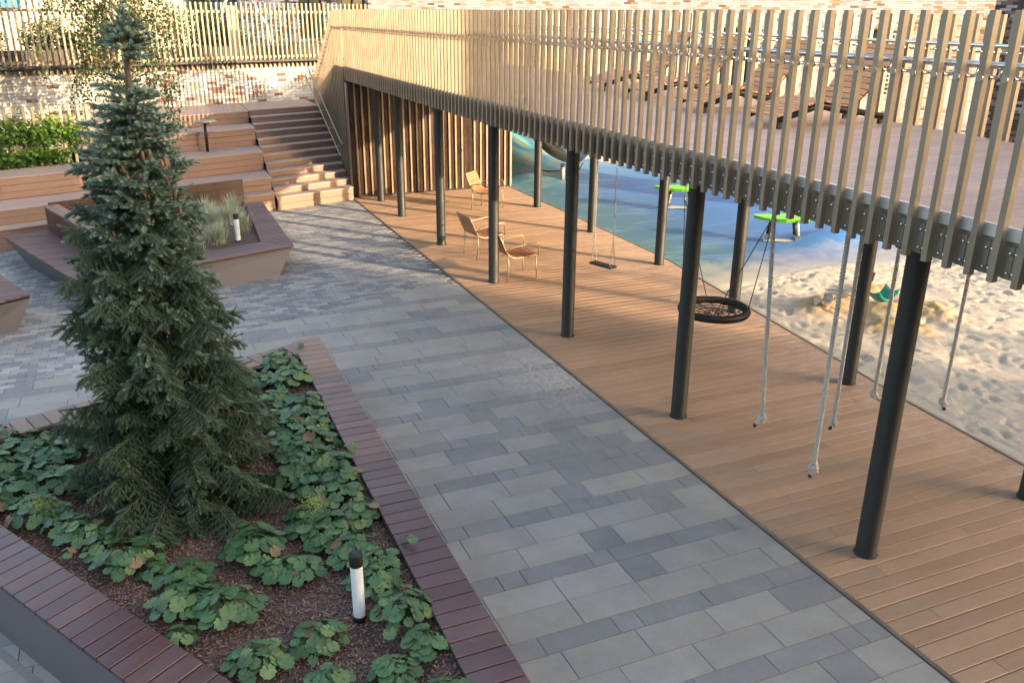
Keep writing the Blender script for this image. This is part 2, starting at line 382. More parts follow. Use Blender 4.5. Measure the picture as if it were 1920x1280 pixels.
def m_rubber_ground():
    m,t,p=newmat('rubber_surface'); w=coords(t,'World'); 
    g=t.nodes.new('ShaderNodeNewGeometry'); s=t.nodes.new('ShaderNodeSeparateXYZ'); t.links.new(g.outputs['Position'],s.inputs[0])
    n1=noise(t,coords(t,'World',(.5,.9,.5)),1.1,3,.5,.6); n2=noise(t,w,200,2,.6); n4=noise(t,coords(t,'World',(.35,1.6,1)),1.3,4,.6,.8)
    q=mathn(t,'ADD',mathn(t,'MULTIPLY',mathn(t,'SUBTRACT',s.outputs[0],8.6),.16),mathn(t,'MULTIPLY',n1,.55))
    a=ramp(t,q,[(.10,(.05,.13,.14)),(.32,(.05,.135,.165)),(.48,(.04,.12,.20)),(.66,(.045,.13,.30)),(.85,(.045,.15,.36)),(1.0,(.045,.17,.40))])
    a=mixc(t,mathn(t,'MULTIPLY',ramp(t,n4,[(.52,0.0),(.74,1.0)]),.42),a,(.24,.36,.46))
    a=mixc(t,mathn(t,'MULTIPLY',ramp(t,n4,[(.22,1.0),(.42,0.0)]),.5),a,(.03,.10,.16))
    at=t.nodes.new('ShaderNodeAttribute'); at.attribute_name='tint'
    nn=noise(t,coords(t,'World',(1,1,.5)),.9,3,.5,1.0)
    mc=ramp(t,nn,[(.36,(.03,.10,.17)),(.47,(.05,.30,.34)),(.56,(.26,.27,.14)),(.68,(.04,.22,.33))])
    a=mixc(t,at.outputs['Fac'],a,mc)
    # wind blown sand along the sand pit
    mr_=t.nodes.new('ShaderNodeMapRange'); mr_.interpolation_type='SMOOTHSTEP'; t.links.new(s.outputs[0],mr_.inputs[0]); mr_.inputs[1].default_value=13.4; mr_.inputs[2].default_value=15.2; mr_.inputs[3].default_value=11.4; mr_.inputs[4].default_value=14.8
    e=mathn(t,'ADD',mathn(t,'SUBTRACT',s.outputs[1],mr_.outputs[0]),mathn(t,'MULTIPLY',mathn(t,'SUBTRACT',noise(t,w,1.4,6,.75,.5),.5),2.6))
    k=ramp(t,mathn(t,'MULTIPLY',e,.8),[(.0,1.0),(.55,.55),(1.0,0.0)])
    a=mixc(t,mathn(t,'MULTIPLY',k,ramp(t,n2,[(.35,.35),(.6,1.0)])),a,(.42,.37,.29))
    t.links.new(a,p.inputs['Base Color']); p.inputs['Roughness'].default_value=.62; bump(t,p,n2,.25,.004); return m
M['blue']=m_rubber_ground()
SL=0.335                       # the skew line of steps, tiers and planting (dv/du)

# ================================================================== SETTING
# ground: one earth sheet below everything
mb=MB(); mb.add([(-150,-150,-.12),(200,-150,-.12),(200,200,-.12),(-150,200,-.12)],[(0,1,2,3)])
g_=mb.build('ground',M['joint'],kind='structure')
# bedding sheet under path and plaza
mb=MB(); mb.slab([(-14,-3),(4.575,-3),(4.575,21.2),(-14,17)],-.1,-.012,.001)
bed=mb.build('bedding',M['joint'],kind='structure')

def camdist(x,y): return math.hypot(x,y)
# ---- planter outline (top z .50)
PZ=.50
PL=[(1.70,9.93),(1.70,1.6),(-1.28,5.92),(-2.4,7.75),(-2.4,8.45)]     # outer: right far corner, near right, left side..., back-left
plc=[(1.66,9.88),(1.66,1.7),(1.45,1.25),(-1.25,5.92),(-2.35,7.72),(-2.4,8.35)]
def in_planter(x,y):
    if y>9.93+.38*(x-1.70): return False
    if x>1.60: return False
    # left side line through (-1.28,5.92)-(-.47,4.58)
    ex,ey=.81,-1.34; return (ex*(y-5.92)-ey*(x+1.28))>0.45
path=empty('path',kind='structure')
slabs=[]
def bound(u): return 11.55+.35*u
v=2.2; r=0; pat=[.292,.292,.194]
rnd=random.Random(3)
while v<14.0:
    hgt=pat[r%3]; thin=r%3==2
    u=4.56+rnd.choice([0,.1,.2,.3,.4])
    while u>-9:
        if thin: L=rnd.choice([.6,.6,.2,.2,.4,.6]); dark=True
        else:
            L=rnd.choice([.6,.6,.6,.3,.6,.6]); dark=L<.5
            if rnd.random()<.06: dark=not dark
        a=u-L; P=[(a+.0022,v+.0022),(u-.0022,v+.0022),(u-.0022,v+hgt-.0022),(a+.0022,v+hgt-.0022)]
        P=clip(P,1,0,4.56)
        if len(P)>2: P=clip(P,-.35,1,11.55)
        if len(P)>2 and area(P)>.004:
            cx=sum(p[0] for p in P)/len(P); cy=sum(p[1] for p in P)/len(P)
            if not in_planter(cx,cy) : slabs.append((cx,cy,P,dark))
        u=a
    v+=hgt; r+=1
slabs=[s for s in slabs if not (s[0]<-.6 and s[1]<3.2)]
slabs.sort(key=lambda s:camdist(s[0],s[1])/math.sqrt(area(s[2])+.02) if (s[0]>1.6 or s[1]>9 or s[0]<0) else 99)
stuff=[MB(),MB()]
for i,(cx,cy,P,dark) in enumerate(slabs):
    dz=rnd.uniform(-.0018,.0018)
    if i<300:
        mb=MB(); mb.slab([(x-cx,y-cy) for x,y in P],-.06,dz,.003)
        o=mb.build('paving_slab',M['slab_dark'] if dark else M['slab_light'],path); o.location=(cx,cy,0)
    else: stuff[int(dark)].slab(P,-.06,dz,.003)
mb=MB()
for k in (0,1):
    mb.v+=[] ; b=len(mb.v); mb.v.extend(stuff[k].v)
    for f in stuff[k].f: mb.f.append(tuple(b+i for i in f)); mb.m.append(k); mb.smooth.append(False)
mb.build('paving_slab_field',[M['slab_light'],M['slab_dark']],path,kind='stuff')
# ---- plaza of small blocks
plaza=empty('plaza',kind='structure')
blocks=[]
v=7.0; r=0
while v<20.6:
    u=4.56-(r%2)*.1
    while u>-8:
        P=[(u-.198,v+.0015),(u-.0015,v+.0015),(u-.0015,v+.0985),(u-.198,v+.0985)]
        P=clip(P,.35,-1,-11.555)
        if len(P)>2: P=clip(P,-SL,1,19.70-SL*2.68)
        if len(P)>2 and area(P)>.002:
            blocks.append((u-.1,v+.05,P,rnd.choice([0,0,1,1,2])))
        u-=.2
    v+=.1; r+=1
blocks.sort(key=lambda s: camdist(s[0],s[1])+(0 if (-3.9+.0*s[1])<s[0]-(-.13*s[1]) else 50))
mbf=MB()
for i,(cx,cy,P,k) in enumerate(blocks):
    dz=rnd.uniform(-.002,.002)
    if i<300:
        mb=MB(); mb.slab([(x-cx,y-cy) for x,y in P],-.05,dz,.004)
        o=mb.build('paving_block',M['block_'+'abc'[k]],plaza); o.location=(cx,cy,0)
    else: mbf.slab(P,-.05,dz,.004,m=k)
mbf.build('paving_block_field',[M['block_a'],M['block_b'],M['block_c']],plaza,kind='stuff')
# edge strip path/deck
mb=MB(); mb.box((4.59,11.3,-.02),(.03,18.2,.05)); 
mb.build('edge_strip',M['gold_dark'],kind='structure')

# ---- lower deck
EDGE=[(0,7.55),(3,7.62),(4.96,7.74),(6.56,7.85),(8.35,8.09),(10.3,8.32),(11.87,8.51),(12.9,8.64),(15.9,8.68),(20.5,8.69),(24,8.7)]
def sand_u(v):
    for (a,ua),(b,ub) in zip(EDGE,EDGE[1:]):
        if a<=v<=b: return ua+(ub-ua)*(v-a)/(b-a)
    return EDGE[-1][1]
deck=empty('timber_deck',kind='structure')
mb=MB(); mb.slab([(4.61,1.5),(sand_u(1.5)-.02,1.5)]+[(sand_u(x)-.02,x) for x in (3,5,6.5,8.3,10.3,11.9,12.9,16,20.4)]+[(4.61,20.4)],-.1,-.03,.001)
mb.build('deck_underlay',M['dark'],deck)
v=1.8; r=0
while v<20.38:
    ul,ur=4.612,sand_u(v+.07)-.012
    j=(5.10+.055*(v-4.5)) if r%4==0 else ((7.27+.02*(v-5)) if r%4==2 else (6.2 if r%4==1 else 8.2-.03*v))
    segs=[(ul,j-.0015),(j+.0015,ur)] if ul+.2<j<ur-.2 else [(ul,ur)]
    for a,b in segs:
        P=[(a,v+.004),(b,v+.004),(b,v+.141),(a,v+.141)]
        if b==ur:
            e0,e1=sand_u(v)-.012,sand_u(v+.145)-.012; P[1]=(e0,v+.003); P[2]=(e1,v+.142)
        cx=(a+b)/2; mb=MB(); mb.slab([(x-cx,y-v) for x,y in P],-.03,rnd.uniform(-.0012,.0012),.005)
        o=mb.build('deck_board',M['deck'],deck); o.location=(cx,v,0)
    v+=.145; r+=1
mb=MB()
es=[(sand_u(x),x) for x in np.linspace(1.8,20.4,40)]
for (a,b),(c,d) in zip(es,es[1:]): mb.slab([(a-.01,b),(a+.02,b),(c+.02,d),(c-.01,d)],-.08,.008,.002)
mb.build('deck_edging',M['gold_dark'],deck)

# ---- rubber play surface and sand
def smooth(x,a,b): 
    t=np.clip((x-a)/(b-a),0,1); return t*t*(3-2*t)
def grid(x0,x1,y0,y1,step):
    xs=np.arange(x0,x1+1e-6,step); ys=np.arange(y0,y1+1e-6,step); X,Y=np.meshgrid(xs,ys); n,m=X.shape
    idx=np.arange(n*m).reshape(n,m); F=np.stack([idx[:-1,:-1],idx[:-1,1:],idx[1:,1:],idx[1:,:-1]],-1).reshape(-1,4); return X,Y,F
X,Y,F=grid(8.0,46,9.6,60,.25)
Z=-.012+.0*X
def hill(cx,cy,rx,ry,h): return h*np.exp(-(((X-cx)/rx)**2+((Y-cy)/ry)**2))
Z+=hill(8.6,26.0,2.6,3.4,2.3)*smooth(X,8.75,9.7)+hill(12.5,12.9,.8,.5,.24)+hill(13.5,30,4,4,1.2)+hill(10.95,16.5,.25,.25,.08)+hill(11.15,13.3,.22,.22,.06)+hill(11.7,13.0,.22,.22,.06)
BV=11.55+3.4*smooth(X,13.2,15.0); Z-=.35*(1-smooth(Y-BV+.6,-.2,.2))
tint=np.clip(hill(8.8,24.5,2.6,3.2,1.5),0,.9)
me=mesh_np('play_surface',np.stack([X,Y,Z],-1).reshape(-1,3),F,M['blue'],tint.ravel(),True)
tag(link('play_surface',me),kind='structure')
X,Y,F=grid(7.0,21.0,.4,16.0,.04)
def vnoise(X,Y,scale,seed):
    r=np.random.default_rng(seed); G=r.random((256,256)); x=X/scale; y=Y/scale; xi=np.floor(x).astype(int); yi=np.floor(y).astype(int); fx=x-xi; fy=y-yi
    fx=fx*fx*(3-2*fx); fy=fy*fy*(3-2*fy); g=lambda a,b:G[a%256,b%256]
    return (g(xi,yi)*(1-fx)+g(xi+1,yi)*fx)*(1-fy)+(g(xi,yi+1)*(1-fx)+g(xi+1,yi+1)*fx)*fy
Z=-.012+.05*(vnoise(X,Y,.9,1)-.5)+.02*(vnoise(X,Y,.33,2)-.5)+.022*(vnoise(X,Y,.16,3)-.5)+.014*(vnoise(X,Y,.09,4)-.5)
r2=np.random.default_rng(5)
for i in range(3200):                       # footprints
    cx=r2.uniform(7.6,20); cy=r2.uniform(1,15); a=r2.uniform(0,math.pi); L=r2.uniform(.065,.12); w=L*.45; d=r2.uniform(.013,.027)
    i0=int((cx-.25-7.0)/.04); j0=int((cy-.25-.4)/.04); sl_=(slice(max(0,j0),j0+14),slice(max(0,i0),i0+14))
    dx=X[sl_]-cx; dy=Y[sl_]-cy; p=(dx*math.cos(a)+dy*math.sin(a))/L; q=(-dx*math.sin(a)+dy*math.cos(a))/w; rr=np.sqrt(p*p+q*q)
    Z[sl_]+= -d*np.exp(-rr**4)+.35*d*np.exp(-((rr-1.35)/.35)**2)
md=np.zeros_like(Z)
for cx,cy,rx,ry,h in [(9.25,9.55,.35,.28,.17),(9.75,9.75,.45,.3,.12),(10.1,9.15,.4,.3,.13),(10.75,8.9,.3,.45,.15),(9.55,8.6,.35,.25,.11),(10.6,9.9,.5,.25,.13),(9.9,8.35,.25,.3,.10)]:
    e=np.exp(-(((X-cx)/rx)**2+((Y-cy)/ry)**2)); Z+=h*e*(.7+.6*vnoise(X,Y,.11,8)); md+=e
for cx,cy,r_0 in [(9.55,9.15,.3),(10.35,8.55,.35)]: Z-=.07*np.exp(-(((X-cx)/r_0)**2+((Y-cy)/r_0)**2))
em=Y-(11.55+3.4*smooth(X,13.2,15.0)+.35*(vnoise(X,Y,.9,11)-.5)*2+.15*(vnoise(X,Y,.3,12)-.5)+.28*np.sin(X*1.3))
Z-=.12*smooth(em,-.35,.25)
dk=np.interp(Y,[a for a,b in EDGE],[b for a,b in EDGE]); Z=np.where(X<dk+.25,np.minimum(Z,-.02+.0*Z-.02*np.clip(dk+.1-X,0,1)/.1*1.0),Z)
me=mesh_np('sand',np.stack([X,Y,Z],-1).reshape(-1,3),F,M['sand'],np.clip(md*1.1,0,.95).ravel(),True)
tag(link('sand',me),kind='structure')

# ================================================================== STAIRS AND TIERS
e1=Vector((1,SL)).normalized()
def strip(u0,u1,vn,d0,d1):        # parallelogram between two offsets behind the nose line v=vn+SL*(u-2.68)
    return [(u0,vn+SL*(u0-2.68)+d0),(u1,vn+SL*(u1-2.68)+d0),(u1,vn+SL*(u1-2.68)+d1),(u0,vn+SL*(u0-2.68)+d1)]
stairs=empty('timber_staircase',(2.68,19.6,0),0,'timber staircase with dark shaded treads climbing beside the slatted screen','stairs')
def sb(mb,name,mat,parent,**k):    # build with vertices given in world coords but origin at parent
    L=parent.location; mb.v=[(x-L.x,y-L.y,z-L.z) for x,y,z in mb.v]; return mb.build(name,mat,parent,**k)
zt=.30; vn=19.6
for i in range(12):
    top=.30+.14*i; lo=0 if i==0 else top-.14
    d1=.335 if i<11 else 1.75
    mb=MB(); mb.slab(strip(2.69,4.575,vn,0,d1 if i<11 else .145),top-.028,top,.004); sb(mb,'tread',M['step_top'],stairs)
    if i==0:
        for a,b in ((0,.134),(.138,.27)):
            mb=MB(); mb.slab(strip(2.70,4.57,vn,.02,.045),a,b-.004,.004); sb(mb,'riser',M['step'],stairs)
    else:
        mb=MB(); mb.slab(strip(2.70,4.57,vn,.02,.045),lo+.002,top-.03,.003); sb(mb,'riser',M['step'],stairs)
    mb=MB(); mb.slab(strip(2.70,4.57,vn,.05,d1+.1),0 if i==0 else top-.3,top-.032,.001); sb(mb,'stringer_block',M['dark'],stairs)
    vn+=.335
vland=vn-.335+.15                   # landing boards behind last tread
for k in range(14):
    mb=MB(); mb.slab(strip(2.69,4.575,vland,k*.148,k*.148+.144),1.812,1.84,.003); sb(mb,'landing_board',M['step_top'],stairs)
mb=MB(); mb.slab(strip(2.69,4.9,vland,-.1,2.3),1.3,1.81,.001); sb(mb,'landing_core',M['dark'],stairs)
tiers=empty('seating_terrace',(0,18.8,0),0,'wide stepped timber seating terrace left of the staircase','terrace')
T=[(19.67,.40,.40,-9),(20.04,.69,.29,-9),(21.06,1.12,.43,-9),(22.10,1.54,.42,.05),(23.10,1.84,.30,.05),(25.35,None,0,0)]
for i in range(5):
    vn,zt,rise,u0=T[i]; vb=T[i+1][0]
    nb=max(1,round(rise/.14)); hb=(rise-.03)/nb
    cuts=[u0,-5.3+.7*i,-3.1-.6*(i%2),-.95+.5*(i%3),.9-.3*i,2.66]; 
    cuts=[c for c in sorted(cuts) if c>=u0 and c<=2.66]
    for b in range(nb):
        z0=zt-rise+b*hb
        cc=[c+(.37*((b*7+i*3)%5)-.6 if 0<j<len(cuts)-1 else 0) for j,c in enumerate(cuts)]
        cc=[cc[0]]+[c for c in cc[1:-1] if cc[0]+.4<c<cc[-1]-.3]+[cc[-1]]
        for a,c in zip(cc,cc[1:]):
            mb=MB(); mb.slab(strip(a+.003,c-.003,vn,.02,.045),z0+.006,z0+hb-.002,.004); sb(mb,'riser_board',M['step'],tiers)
        mb=MB(); mb.box((2.645,vn+.05+(vb-vn)/2,z0+hb/2),(.02,vb-vn-.05,hb-.004)); sb(mb,'side_board',M['step'],tiers)
    depth=vb-vn+.03; nk=max(1,int(depth/.148))
    for k in range(nk+1):
        d0=k*.148; d1=min(depth,d0+.144)
        if d1-d0<.02: continue
        if u0<-5: cs=[(u0,-3.0+.9*(k%3)),(-3.0+.9*(k%3),2.67)]
        else: cs=[(u0,2.67)]
        for a,c in cs:
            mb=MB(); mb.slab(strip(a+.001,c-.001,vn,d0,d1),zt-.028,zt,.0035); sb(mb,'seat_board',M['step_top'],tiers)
    mb=MB(); mb.slab(strip(u0,2.63,vn,.05,depth+.05),0 if i<3 else 1.0,zt-.03,.001); sb(mb,'tier_core',M['dark'],tiers)

# ================================================================== BRICK WALLS
def brick_wall(name,p0,p1,z0,z1,th,mix,label,seed,vis,bh=.067,out=1,parts=300,windows=(),cluster=.5,cat='wall',pitch=(.25,.075)):
    """wall from p0 to p1 (plan), bricks on the side facing the camera; vis(s,z)->priority"""
    rr=random.Random(seed); p0=Vector(p0); p1=Vector(p1); L=(p1-p0).length; d=(p1-p0)/L; n=Vector((d.y,-d.x))
    if n.dot(-p0)<0: n=-n
    w=empty(name,(p0.x,p0.y,0),math.atan2(d.y,d.x),label,cat)
    ny=-1 if Vector((-d.y,d.x)).dot(n)<0 else 1      # local y sign of outward face
    mb=MB()
    xs=sorted({0,L}|{a for a,b,c,e in windows}|{b for a,b,c,e in windows})
    zs=sorted({z0,z1}|{max(z0,c) for a,b,c,e in windows}|{min(z1,e) for a,b,c,e in windows})
    for xa,xb in zip(xs,xs[1:]):
        for za,zb in zip(zs,zs[1:]):
            xm,zm=(xa+xb)/2,(za+zb)/2
            if any(a<xm<b and c<zm<e for a,b,c,e in windows): continue
            mb.box((xm,-ny*th/2,zm),(xb-xa,th,zb-za))
    mb.build('wall_core',M['mortar'],w)
    names=list(mix[0].keys()); 
    cand=[]; row=0; z=z0+.004; G=np.random.default_rng(seed).random((400,80))
    while z+bh<=z1+.01:
        x=-(row%2)*pitch[0]*.5
        while x<L:
            xa=max(x,0.0); xb=min(x+pitch[0]-.008,L)
            if xb-xa>.05 and not any(a-.02<(xa+xb)/2<b+.02 and c-.02<z+.03<e+.02 for a,b,c,e in windows):
                gx=x/1.1; gi=int(gx)%399; fz=row/3.0
                dens=G[gi,int(fz)%79]*(1-(gx-int(gx)))+G[gi+1,int(fz)%79]*(gx-int(gx))
                table=mix[1] if dens>cluster else mix[0]
                q=rr.random(); acc=0; k=names[0]
                for kk,pv in table.items():
                    acc+=pv
                    if q<acc: k=kk; break
                cand.append((vis((xa+xb)/2,z),xa,xb,z,k))
            x+=pitch[0]
        z+=pitch[1]; row+=1
    cand.sort(key=lambda c:c[0])
    keys=list(dict.fromkeys(list(mix[0])+list(mix[1]))); mats=[BR[k] for k in keys]; cache={}
    st=MB()
    for i,(pz,xa,xb,z,k) in enumerate(cand):
        lw=xb-xa
        if i<parts:
            ck=(round(lw,3),k)
            if ck not in cache:
                m2=MB(); m2.cbox((0,0,0),(lw,bh,.028),.003,R=Matrix.Rotation(math.pi/2 if ny<0 else -math.pi/2,3,'X')); cache[ck]=m2.data('brick',BR[k])
            o=link('brick',cache[ck],w); o.location=(xa+lw/2,ny*(.0+.0),z+bh/2); o.delta_location=(0,ny*rr.uniform(-.001,.002),0)
        else: st.box((xa+lw/2,ny*.0,z+bh/2),(lw,.028,bh),keys.index(k))
    if st.f: st.build('brick_field',mats,w,kind='stuff')
    return w,ny
white_mix=({'white':.62,'cream':.22,'grey':.08,'tan':.06,'red':.02},{'white':.34,'grey':.30,'brown':.14,'red':.05,'tan':.13,'cream':.04})
warm_mix=({'white':.76,'cream':.16,'tan':.05,'orange':.03},{'white':.52,'cream':.2,'tan':.10,'orange':.10,'brown':.05,'grey':.03})
dark_mix=({'dark':.42,'brown':.33,'tan':.12,'grey':.08,'cream':.05},{'dark':.6,'brown':.25,'tan':.10,'grey':.05})
grey_mix=({'white':.42,'grey':.34,'brown':.10,'dark':.06,'cream':.08},{'white':.2,'grey':.3,'brown':.22,'dark':.18,'red':.1})
def wv(u): return 24.7+.30*(u-.9)
rw,_=brick_wall('retaining_wall',(-6,wv(-6)),(9,wv(9)),1.0,2.9,.3,white_mix,'white and mottled brick retaining wall behind the seating terrace',4,
    lambda s,z: (0 if (z>1.8 and 3.0<s<11.5) else 5)+abs(s-8)*.02+(2.9-z)*.1)
mb=MB(); mb.box((7.8,-.15,2.925),(15.7,.34,.05)); c=mb.build('wall_cap',M['dkbox'],rw)

# upper terrace behind the wall
mb=MB(); mb.slab([(-30,wv(-30)+.3),(8.5,wv(8.5)+.3),(14,60),(-30,60)],2.2,2.78,.01); mb.build('upper_terrace',M['conc_up'],kind='structure')
# fence on the retaining wall
nd=Vector((-.30,1)).normalized(); dd=Vector((1,.30)).normalized()
fe=empty('wall_top_fence',(-4.0,wv(-4.0)-.07,0),math.atan2(dd.y,dd.x),'long tan vertical slat fence mounted along the top of the white brick retaining wall','fence')
mb=MB(); mb.box((0,0,0),(.045,.045,1.64)); sm=mb.data('slat',M['slat_gold'])
for i in range(86):
    o=link('slat',sm,fe); o.location=(i*.135,0,3.575)
for z in (3.02,4.17):
    mb=MB(); mb.box((5.75,.047,z),(11.8,.04,.06)); mb.build('rail',M['slat_gold'],fe)
# dark trough, bushes, hedges, lawn behind
tr=empty('dark_planting_trough',(-6,wv(-6)+1.3,0),math.atan2(dd.y,dd.x),'long dark metal planting trough behind the fence on the wall','trough')
for i in range(46):
    mb=MB(); mb.cbox((i*.30+.15,0,3.0),(.29,.04,.5),.006); mb.build('trough_panel',M['dkbox'],tr)
mb=MB(); mb.box((6.9,.45,2.99),(13.8,.84,.46)); mb.build('trough_soil',M['soil'],tr)

def leafcloud(name,blobs,n,size,mat,parent=None,shape='leaf',flat=.5,seed=1,droop=0,shell=.55,**k):
    """blobs: (cx,cy,cz,rx,ry,rz); leaves as small folded rhombi through the volume"""
    r=np.random.default_rng(seed); B=np.array(blobs,float); vol=B[:,3]*B[:,4]*B[:,5]; pick=r.choice(len(B),n,p=vol/vol.sum())
    d=r.normal(size=(n,3)); d/=np.linalg.norm(d,axis=1)[:,None]; rad=shell+(1-shell)*r.random(n)**.6
    rad=np.where(r.random(n)<.3,r.random(n)**.5,rad)
    lump=1+.18*np.sin(d[:,0]*7+B[pick,0])+.15*np.sin(d[:,1]*9+d[:,2]*6)
    C=B[pick,:3]+d*B[pick,3:]*(rad*lump)[:,None]
    nrm=d*.6+r.normal(size=(n,3))*.7; nrm[:,2]+=flat; nrm/=np.linalg.norm(nrm,axis=1)[:,None]
    a=r.normal(size=(n,3)); a[:,2]-=droop; a-=nrm*(a*nrm).sum(1)[:,None]; a/=np.linalg.norm(a,axis=1)[:,None]; b=np.cross(nrm,a)
    s=(size*(.6+.8*r.random(n)))[:,None]
    P=[C-a*s*.5, C+b*s*.36-a*s*.05, C+a*s*.6, C-b*s*.36-a*s*.05]
    mid=(C+nrm*(-s*.10))
    V=np.stack([P[0],P[1],P[2],P[3],mid],1).reshape(-1,3); base=np.arange(n)[:,None]*5
    F=np.concatenate([base+np.array([[0,1,4]]),base+np.array([[1,2,4]]),base+np.array([[2,3,4]]),base+np.array([[3,0,4]])])
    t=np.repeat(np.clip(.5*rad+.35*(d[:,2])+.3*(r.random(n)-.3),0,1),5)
    me=mesh_np(name,V,F,mat,t); o=link(name,me,parent); tag(o,**k); return o
def bush(name,blobs,n,size,label,seed,mat='shrub',trunk=None,cat='shrub',group=None,flat=.5):
    cx=float(np.mean([b[0] for b in blobs])); cy=float(np.mean([b[1] for b in blobs])); z=trunk[0] if trunk else 2.78
    e=empty(name,(cx,cy,z),0,label,cat,group)
    bl=[(b[0]-cx,b[1]-cy,b[2]-z,b[3],b[4],b[5]) for b in blobs]
    leafcloud('crown',bl,n,size,M[mat],e,seed=seed,flat=flat,kind='stuff')
    top=max(b[2] for b in bl); mb=MB(); rr=random.Random(seed)
    tr_=trunk[1] if trunk else .03
    mb.tube([(0,0,-.05),(.03,.02,top*.5),(0,.04,top)],[tr_,tr_*.8,tr_*.4],7)
    for b in bl:
        for q in range(5):
            mb.tube([(0,0,top*.3),(b[0]*.6+rr.uniform(-.2,.2)*b[3],b[1]*.6,b[2]*.7),(b[0]+rr.uniform(-.6,.6)*b[3],b[1]+rr.uniform(-.6,.6)*b[4],b[2]+rr.uniform(-.3,.6)*b[5])],[tr_*.5,tr_*.35,tr_*.15],5,caps=False)
    mb.build('trunk',M['wooden_stem'],e); return e
bush('shrub',[(-4.4,26.2,3.6,.9,.5,.55),(-3.2,26.3,3.5,.5,.4,.4)],2600,.075,'dark green bushy shrub behind the fence at the far left',21)
bush('shrub',[(-1.8,27.0,3.45,.75,.45,.45),(-1.1,27.2,3.3,.45,.4,.35)],2600,.075,'yellow green rounded shrub behind the fence left of the birch',22)
bush('shrub',[(2.1,28.6,3.7,1.1,.6,.7),(3.1,28.9,3.4,.6,.5,.45)],3200,.08,'dark green shrub behind the fence right of the birch',23)
bush('shrub',[(.3,30,3.5,1.2,.7,.6)],1800,.09,'loose green shrub behind the birch crown',24)
mb=MB(); mb.slab([(-10,31),(12.5,34.5),(12.5,36.2),(-10,34)],2.5,2.86,.01); mb.build('lawn',M['lawn'],kind='structure')
lr=np.random.default_rng(3); n=9000; bx=lr.uniform(2,10.5,n); by=32.9+(bx-2)*.15+lr.uniform(0,1.6,n); hgt=lr.uniform(.06,.2,n); a=lr.uniform(0,6.28,n)
V=np.stack([np.stack([bx,by,np.full(n,2.84)],1),np.stack([bx+.03*np.cos(a),by+.03*np.sin(a),np.full(n,2.84)],1),np.stack([bx+.02,by+.02,2.86+hgt],1)],1).reshape(-1,3)
me=mesh_np('grass',V,np.arange(3*n).reshape(-1,3),M['lawn']); tag(link('grass',me),'bright green grass strip along the brick building','grass',kind='stuff')

# ---- buildings behind
def bvis(s,z): return (0 if z>2.8 else 4)+abs(z-4.2)
wb=[(5.332,6.51,2.95,6.6),(7.502,8.742,2.9,6.6),(9.61,10.664,3.6,6.4)]
bw,ny=brick_wall('brick_building',(2.728,44.64),(16.864,46.128),2.3,7.2,.4,grey_mix,'grey and white brick building with tall dark windows behind the fence',9,bvis,windows=wb,cat='building')
for a,b,c,e in wb[:2]:
    mb=MB(); 
    for x in (a+.03,(a+b)/2,b-.03): mb.box((x,.1*1,(c+e)/2),(.07,.08,e-c-.01))
    for z in (c+.03,c+1.5,e-.03): mb.box(((a+b)/2,.101,z),(b-a-.15,.07,.06))
    f=mb.build('window',M['winframe'],bw)
    mb=MB(); mb.box(((a+b)/2,.16,(c+e)/2),(b-a-.02,.02,e-c-.02)); mb.build('pane',M['winglass'],f)
    mb=MB()
    for q in range(9): mb.box((a+.12+q*(b-a-.2)/9,.22+.02*(q%2),(c+e)/2),((b-a)/10,.02,e-c-.1))
    mb.build('curtain',M['curtain'],f)
a,b,c,e=wb[2]; mb=MB(); mb.box(((a+b)/2,.12,(c+e)/2),(b-a-.01,.06,e-c-.01)); mb.build('door_panel',M['dkpanel'],bw)
# modern pale building at left
pb=empty('pale_building',(-6,37,2.6),0,'white rendered building with a bright blue panel beyond the fence at the far left','building')
mb=MB(); mb.box((3.2,.5,2.6),(.9,.8,2.0)); mb.build('white_wall',M['whitewall'],pb)
mb=MB(); mb.box((1.35,.5,2.6),(2.75,.7,2.2)); mb.build('blue_panel',M['bluepanel'],pb)
mb=MB(); mb.box((5.0,.55,.75),(7.5,.8,1.55)); mb.build('plinth_wall',M['beige'],pb)
mb=MB(); mb.box((6.0,.6,2.6),(4.6,.6,2.1)); mb.build('upper_wall',M['beige'],pb)
for q in range(7):
    mb=MB(); mb.box((1.35,.13,1.62+q*.3),(2.7,.03,.02)); mb.build('panel_joint',M['winframe'],pb)
gp=empty('glass_pavilion',(3.7,43.2,2.4),.1,'dark glazed pavilion bay left of the brick building','building')
mb=MB()
for x in (-.8,-.1,.6,1.25): mb.box((x,0,1.5),(.08,.08,3.0))
mb.box((.22,.0,.1),(2.0,.07,.2)); mb.box((.22,.0,1.4),(2.0,.07,.06)); f=mb.build('frame',M['winframe'],gp)
mb=MB(); mb.box((.22,.06,1.5),(2.05,.02,2.95)); mb.build('pane',M['winglass'],gp)
mb=MB(); mb.box((.22,.5,1.5),(2.0,.05,2.9)); mb.build('interior_screen',M['curtain'],gp)
